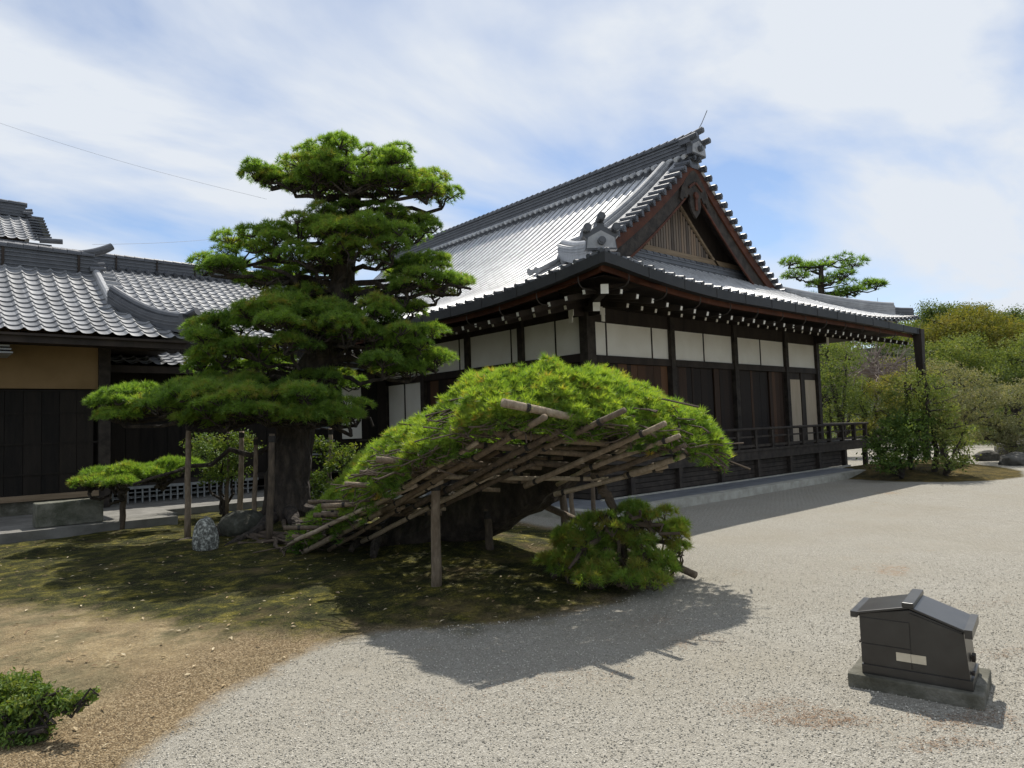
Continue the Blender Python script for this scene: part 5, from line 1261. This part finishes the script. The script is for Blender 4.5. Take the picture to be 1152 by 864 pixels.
# island of trees at the end of the veranda
tree('shrub', 'dense dark green shrub beside the veranda end on the mossy mound', 'shrub', gb(1010, 16.8), [(1008, 495, 26, 24, 0), (988, 505, 16, 20, .2), (1030, 500, 22, 24, -.1), (1012, 475, 22, 14, .2), (1000, 520, 22, 12, -.2), (1035, 478, 18, 14, 0)], 16.8, 0.085, 60, 0.40, M_leafd, 0.06, 0.02, 0.13, trunk=False)
tree('shrub', 'open leafy shrub with bare stems in the middle of the mossy mound', 'shrub', gb(1060, 16.6), [(1062, 490, 18, 18, 0), (1080, 500, 16, 14, .2), (1060, 472, 16, 12, .2), (1082, 485, 12, 10, .1), (1070, 520, 18, 8, -.2), (1085, 515, 10, 6, 0)], 16.6, 0.085, 52, 0.60, M_leafo, 0.06, 0.018, 0.13, trunk=False)
for (px, fw, lb) in ((1022, 17.4, 'slender dark trunk rising from the mound nearest the veranda'), (1046, 17.0, 'slender dark trunk in the centre of the mound')):
    b = gb(px, fw); t_ = thing('sapling', lb, 'tree', b); mb = MB(); top = at(px - 4, 430, fw); limb(mb, b, top, 0.07, 0.03, 0, 0.05, 9)
    for k in range(12): p = b + (top-b)*rng.uniform(0.3, 1); limb(mb, p, p + unit(rng.normal(size=3)*[1, 1, 0.3] + [0, 0, 0.3])*rng.uniform(0.5, 1.1), 0.022, 0.008, 0, 0.03, 5)
    mb.build('trunk', M_bark, t_); mb = MB(); shrub_lobes(mb, [(px, 440, 30, 14, 0), (px-14, 460, 22, 12, .2), (px+16, 458, 22, 10, 0), (px, 425, 18, 8, 0)], fw, 0.075, 30, 0.55, 0.16); mb.build('crown', M_leafo, t_)
# grey-green spreading trees right of the mound
tree('garden_tree', 'sparse grey-green tree spreading over the mound beyond the eave', 'tree', gb(1060, 21), [(1050, 420, 34, 14, 0), (1085, 430, 34, 14, .5), (1030, 440, 24, 12, -.2), (1070, 450, 38, 13, -.5), (1110, 445, 30, 14, 0), (1060, 470, 30, 12, 0), (1095, 470, 26, 10, .3)], 21, 0.10, 20, 0.62, M_leafg, 0.12, 0.03, 0.22)
tree('garden_tree', 'low wide grey-leaved tree with bare limbs at the right edge', 'tree', gb(1135, 22), [(1130, 450, 34, 14, 0), (1160, 440, 34, 16, .5), (1120, 475, 28, 12, -.4), (1150, 480, 36, 14, -.3), (1190, 470, 40, 22, 0), (1110, 492, 24, 8, -.2), (1145, 500, 30, 8, -.5), (1100, 455, 20, 10, 0)], 22, 0.10, 22, 0.55, M_leafg, 0.12, 0.03, 0.22)
# trees seen under the eave
tree('garden_tree', 'dark green tree just past the hall wall under the eave', 'tree', gb(945, 27), [(940, 430, 26, 30, 0), (965, 445, 22, 24, .5), (935, 470, 22, 18, 0), (975, 465, 20, 18, -.5), (950, 400, 20, 14, .5), (930, 395, 14, 14, 1)], 27, 0.14, 13, 0.35, M_leafo, 0.16, 0.04, 0.30)
tree('garden_tree', 'yellow-green tree behind the veranda end', 'tree', gb(990, 26), [(975, 480, 18, 14, 0), (1000, 455, 22, 18, 0), (985, 440, 18, 10, .5), (1010, 430, 18, 10, 1)], 26, 0.13, 14, 0.6, M_leafy, 0.12, 0.03, 0.28)
# bare reddish tree
b = gb(985, 33); t_ = thing('bare_tree', 'leafless purplish tree seen between the eave and the greenery', 'tree', b); mb = MB(); top = at(985, 425, 33); limb(mb, b, top, 0.16, 0.09, 0, 0.05, 8)
for k in range(22):
    e = at(rng.uniform(940, 1030), rng.uniform(386, 420), 33 + rng.uniform(-1.5, 1.5)); limb(mb, top, e, 0.06, 0.015, 0.1, 0.10, 7)
    for q in range(6): e2 = e + rng.normal(0, 0.8, 3); limb(mb, top*0.35 + e*0.65, e2, 0.022, 0.008, 0, 0.08, 5)
mb.build('trunk', M_bare, t_)
# hillside
tree('hill_tree', 'light green tree on the slope just right of the downpipe', 'tree', gb(1075, 37), [(1070, 400, 34, 18, 0), (1100, 410, 30, 16, 1), (1050, 415, 24, 16, -.5), (1085, 385, 24, 12, 1), (1045, 395, 14, 10, .5)], 37, 0.20, 9, 0.5, M_leafo, 0.2, 0.05, 0.40)
tree('hill_tree', 'green tree on the slope at the right edge of the view', 'tree', gb(1140, 36), [(1140, 405, 34, 22, 0), (1165, 395, 34, 24, 1), (1120, 425, 26, 14, -.5), (1150, 430, 30, 14, -.5), (1195, 410, 34, 30, 0)], 36, 0.20, 9, 0.42, M_leafo, 0.2, 0.05, 0.40)
tree('hill_tree', 'broad yellow-green round tree crowning the hill', 'tree', gb(1092, 48), [(1090, 370, 46, 20, 0), (1055, 378, 26, 16, .5), (1125, 378, 32, 20, .5), (1092, 355, 30, 12, 1), (1060, 392, 24, 10, -.5), (1110, 392, 30, 12, -1), (1145, 385, 22, 22, 0)], 48, 0.24, 7, 0.62, M_leafy, 0.28, 0.06, 0.50)
tree('hill_tree', 'dark evergreen on the hilltop behind the eave corner', 'tree', gb(1062, 60), [(1062, 352, 28, 10, 0), (1045, 350, 14, 10, 0), (1085, 355, 18, 9, .5), (1060, 365, 30, 12, 0)], 60, 0.28, 5, 0.22, M_leafo, 0.3, 0.06, 0.6)
tree('hill_tree', 'dark sparse evergreen on the hilltop behind the yellow-green tree', 'tree', gb(1130, 60), [(1125, 358, 18, 8, 0), (1142, 352, 12, 6, 0), (1105, 348, 10, 6, 0), (1150, 372, 16, 12, 0), (1175, 365, 24, 16, 0)], 60, 0.28, 4, 0.25, M_leafo, 0.3, 0.06, 0.6)
tree('hill_tree', 'yellowish tree low on the slope left of the downpipe', 'tree', gb(1010, 38), [(1008, 415, 24, 12, 0), (1030, 425, 20, 14, 0), (985, 430, 22, 14, .5), (1020, 445, 26, 14, 0)], 38, 0.20, 9, 0.55, M_leafy, 0.2, 0.05, 0.40)
tree('hill_tree', 'tall dark tree beyond the hall under the far eave', 'tree', gb(925, 40), [(925, 420, 24, 34, 0), (950, 400, 22, 22, 0), (905, 430, 20, 40, 0), (960, 440, 26, 30, 0)], 40, 0.22, 7, 0.25, M_leafo, 0.25, 0.05, 0.45)
# distant flat-topped pine over the roof
b = gb(924, 46); t_ = thing('pine_tree', 'distant flat-topped pine rising behind the hall roof', 'pine tree', b); mb, fo = MB(), MB()
tpth = wob([b, at(922, 380, 46), at(924, 330, 46), at(925, 298, 46)], 0.05, 5); mb.tube(tpth, np.linspace(0.42, 0.12, len(tpth)), 8)
pad_lobes([(905,302,26,5,0),(935,293,26,5,0),(958,299,18,4,.5),(887,298,14,4,0),(977,319,10,5,0),(962,328,24,5,-.5),(925,320,36,5,.5),(945,311,24,4,-1),(900,312,24,4,-.5),(985,322,6,4,0),(945,334,22,5,0),(915,336,24,5,0)], fo, mb, tpth[-9:], 46, size=0.34, per=34, nb=11, r=0.75, base_var=0.45, w=0.06, twig=0.045, anchor_r=0.12)
mb.build('trunk', M_bark, t_); fo.build('crown', M_pine, t_)
# far wood that reads as one mass
mb = MB()
for k in range(150):
    f = rng.uniform(62, 90); px = rng.uniform(890, 1500); shrub_lobes(mb, [(px, 0, rng.uniform(14, 30), rng.uniform(9, 16), 0)], f, 0.42, 1.3, rng.uniform(0.15, 0.6), 0.9)
    q = mb.v[-1]; g_ = at(px, 470, f); z0_ = q[:, 2].mean(); q[:, 2] += gz_at(g_[0], g_[1]) + rng.uniform(0.5, 3.0) - z0_
for k in range(70):
    f = rng.uniform(30, 46); px = rng.uniform(900, 1420); shrub_lobes(mb, [(px, 0, rng.uniform(14, 30), rng.uniform(9, 16), 0)], f, 0.25, 3.0, rng.uniform(0.2, 0.7), 0.5)
    q = mb.v[-1]; g_ = at(px, 470, f); z0_ = q[:, 2].mean(); q[:, 2] += gz_at(g_[0], g_[1]) + rng.uniform(0.4, 1.6) - z0_
tag(mb.build('woodland', M_leafo), 'mixed green undergrowth and woodland covering the slope behind the garden', kind='stuff')

# ---- litter on the moss and small stones on the gravel
def scatter(poly_sd, n, lo, hi, xr_, yr_):
    P = np.stack([rng.uniform(*xr_, n), rng.uniform(*yr_, n)], 1); s = poly_sd(P); P = P[(s > lo) & (s < hi)]; return P
P = scatter(lambda p: polymask(p, SOIL), 1500, 0.05, 99, (-2, 8.2), (3, 13.2)); z = ground_z(P)
mb = MB(); leaves(mb, np.column_stack([P, z + 0.012]), 0.045, rng.random(len(P)), 6.0, 0.4)
M_litter = pm('fallen_leaf', [(0.2, (0.16, 0.10, 0.05)), (0.5, (0.33, 0.24, 0.13)), (0.8, (0.50, 0.42, 0.28))], scale=6, rough=0.9, vary=0.9)
tag(mb.build('fallen_leaves', M_litter), 'dry leaves scattered over the moss', kind='stuff')
P = np.concatenate([scatter(lambda p: -polymask(p, SOIL), 110000, 0.0, 99, (-1, 9), (0.5, 7))])
f = P @ HEAD[:2]; l = P @ LAT[:2]; k = (f > 3.0) & (f < 8.0) & (np.abs(l) < f*0.85) & (rng.random(len(P)) < np.clip((8.0-f)/4.5, 0, 1)); P = P[k]; z = ground_z(P)
octv = np.array([(1,0,0),(-1,0,0),(0,1,0),(0,-1,0),(0,0,1),(0,0,-1)], float); octf = np.array([(0,2,4),(2,1,4),(1,3,4),(3,0,4),(2,0,5),(1,2,5),(3,1,5),(0,3,5)])
N = len(P); sz = rng.uniform(0.003, 0.0075, (N, 1, 1)); V = octv[None]*sz*rng.uniform(0.6, 1.3, (N, 6, 1)) ; an = rng.random(N)*6.28
c_, s_ = np.cos(an)[:, None], np.sin(an)[:, None]; V = np.stack([V[..., 0]*c_ - V[..., 1]*s_, V[..., 0]*s_ + V[..., 1]*c_, V[..., 2]*0.7], -1)
V = V + np.column_stack([P, z + 0.003])[:, None]
mb = MB(); mb.add(V.reshape(-1, 3), (octf[None] + (np.arange(N)*6)[:, None, None]).reshape(-1, 3), np.repeat(rng.random(N), 6))
M_peb = pm('gravel_stone', [(0.1, (0.22, 0.205, 0.17)), (0.5, (0.36, 0.335, 0.28)), (0.9, (0.60, 0.56, 0.48))], scale=9, rough=0.9, vary=0.95)
tag(mb.build('gravel', M_peb), 'loose small grey stones lying on the raked gravel', kind='stuff')

# brown needle drifts on the gravel
mb = MB()
def drift(px, py, w, h, n):
    c = gp(px, py); e1 = gp(px + w, py) - c; e2 = gp(px, py - h) - c
    q = rng.normal(0, 0.5, (n, 2)); q[:, 1] += 0.35*np.sin(q[:, 0]*4.0); P = c + q[:, :1]*e1 + q[:, 1:]*e2
    z = ground_z(P[:, :2]) + rng.uniform(0.004, 0.010, n); a = rng.random(n)*6.28; L_ = rng.uniform(0.018, 0.042, n); d = np.stack([np.cos(a), np.sin(a), 0*a], 1); s_ = np.stack([-np.sin(a), np.cos(a), 0*a], 1)
    b = np.column_stack([P[:, :2], z]); V = np.stack([b - d*L_[:, None]/2 - s_*0.0014, b - d*L_[:, None]/2 + s_*0.0014, b + d*L_[:, None]/2], 1).reshape(-1, 3)
    mb.add(V, np.arange(n*3).reshape(-1, 3), np.repeat(rng.random(n), 3))
for d_ in ((860, 796, 50, 7, 700), (905, 808, 50, 7, 900), (940, 814, 40, 6, 700), (990, 590, 34, 5, 260), (940, 600, 30, 4, 160), (1090, 812, 60, 9, 1100), (1135, 735, 30, 5, 300), (1120, 680, 40, 4, 260), (775, 722, 36, 7, 500), (735, 700, 40, 8, 700), (640, 765, 90, 10, 500), (480, 800, 120, 14, 500), (1060, 838, 50, 7, 500)): drift(*d_[:2], d_[2]*1.25, d_[3]*1.3, int(d_[4]*0.45))
M_needle = pm('dry_needle', [(0.2, (0.11, 0.058, 0.028)), (0.6, (0.21, 0.118, 0.058)), (0.9, (0.33, 0.21, 0.12))], scale=6, rough=0.9, vary=0.9)
tag(mb.build('fallen_needles', M_needle), 'drifts of rust brown pine needles on the gravel', kind='stuff')
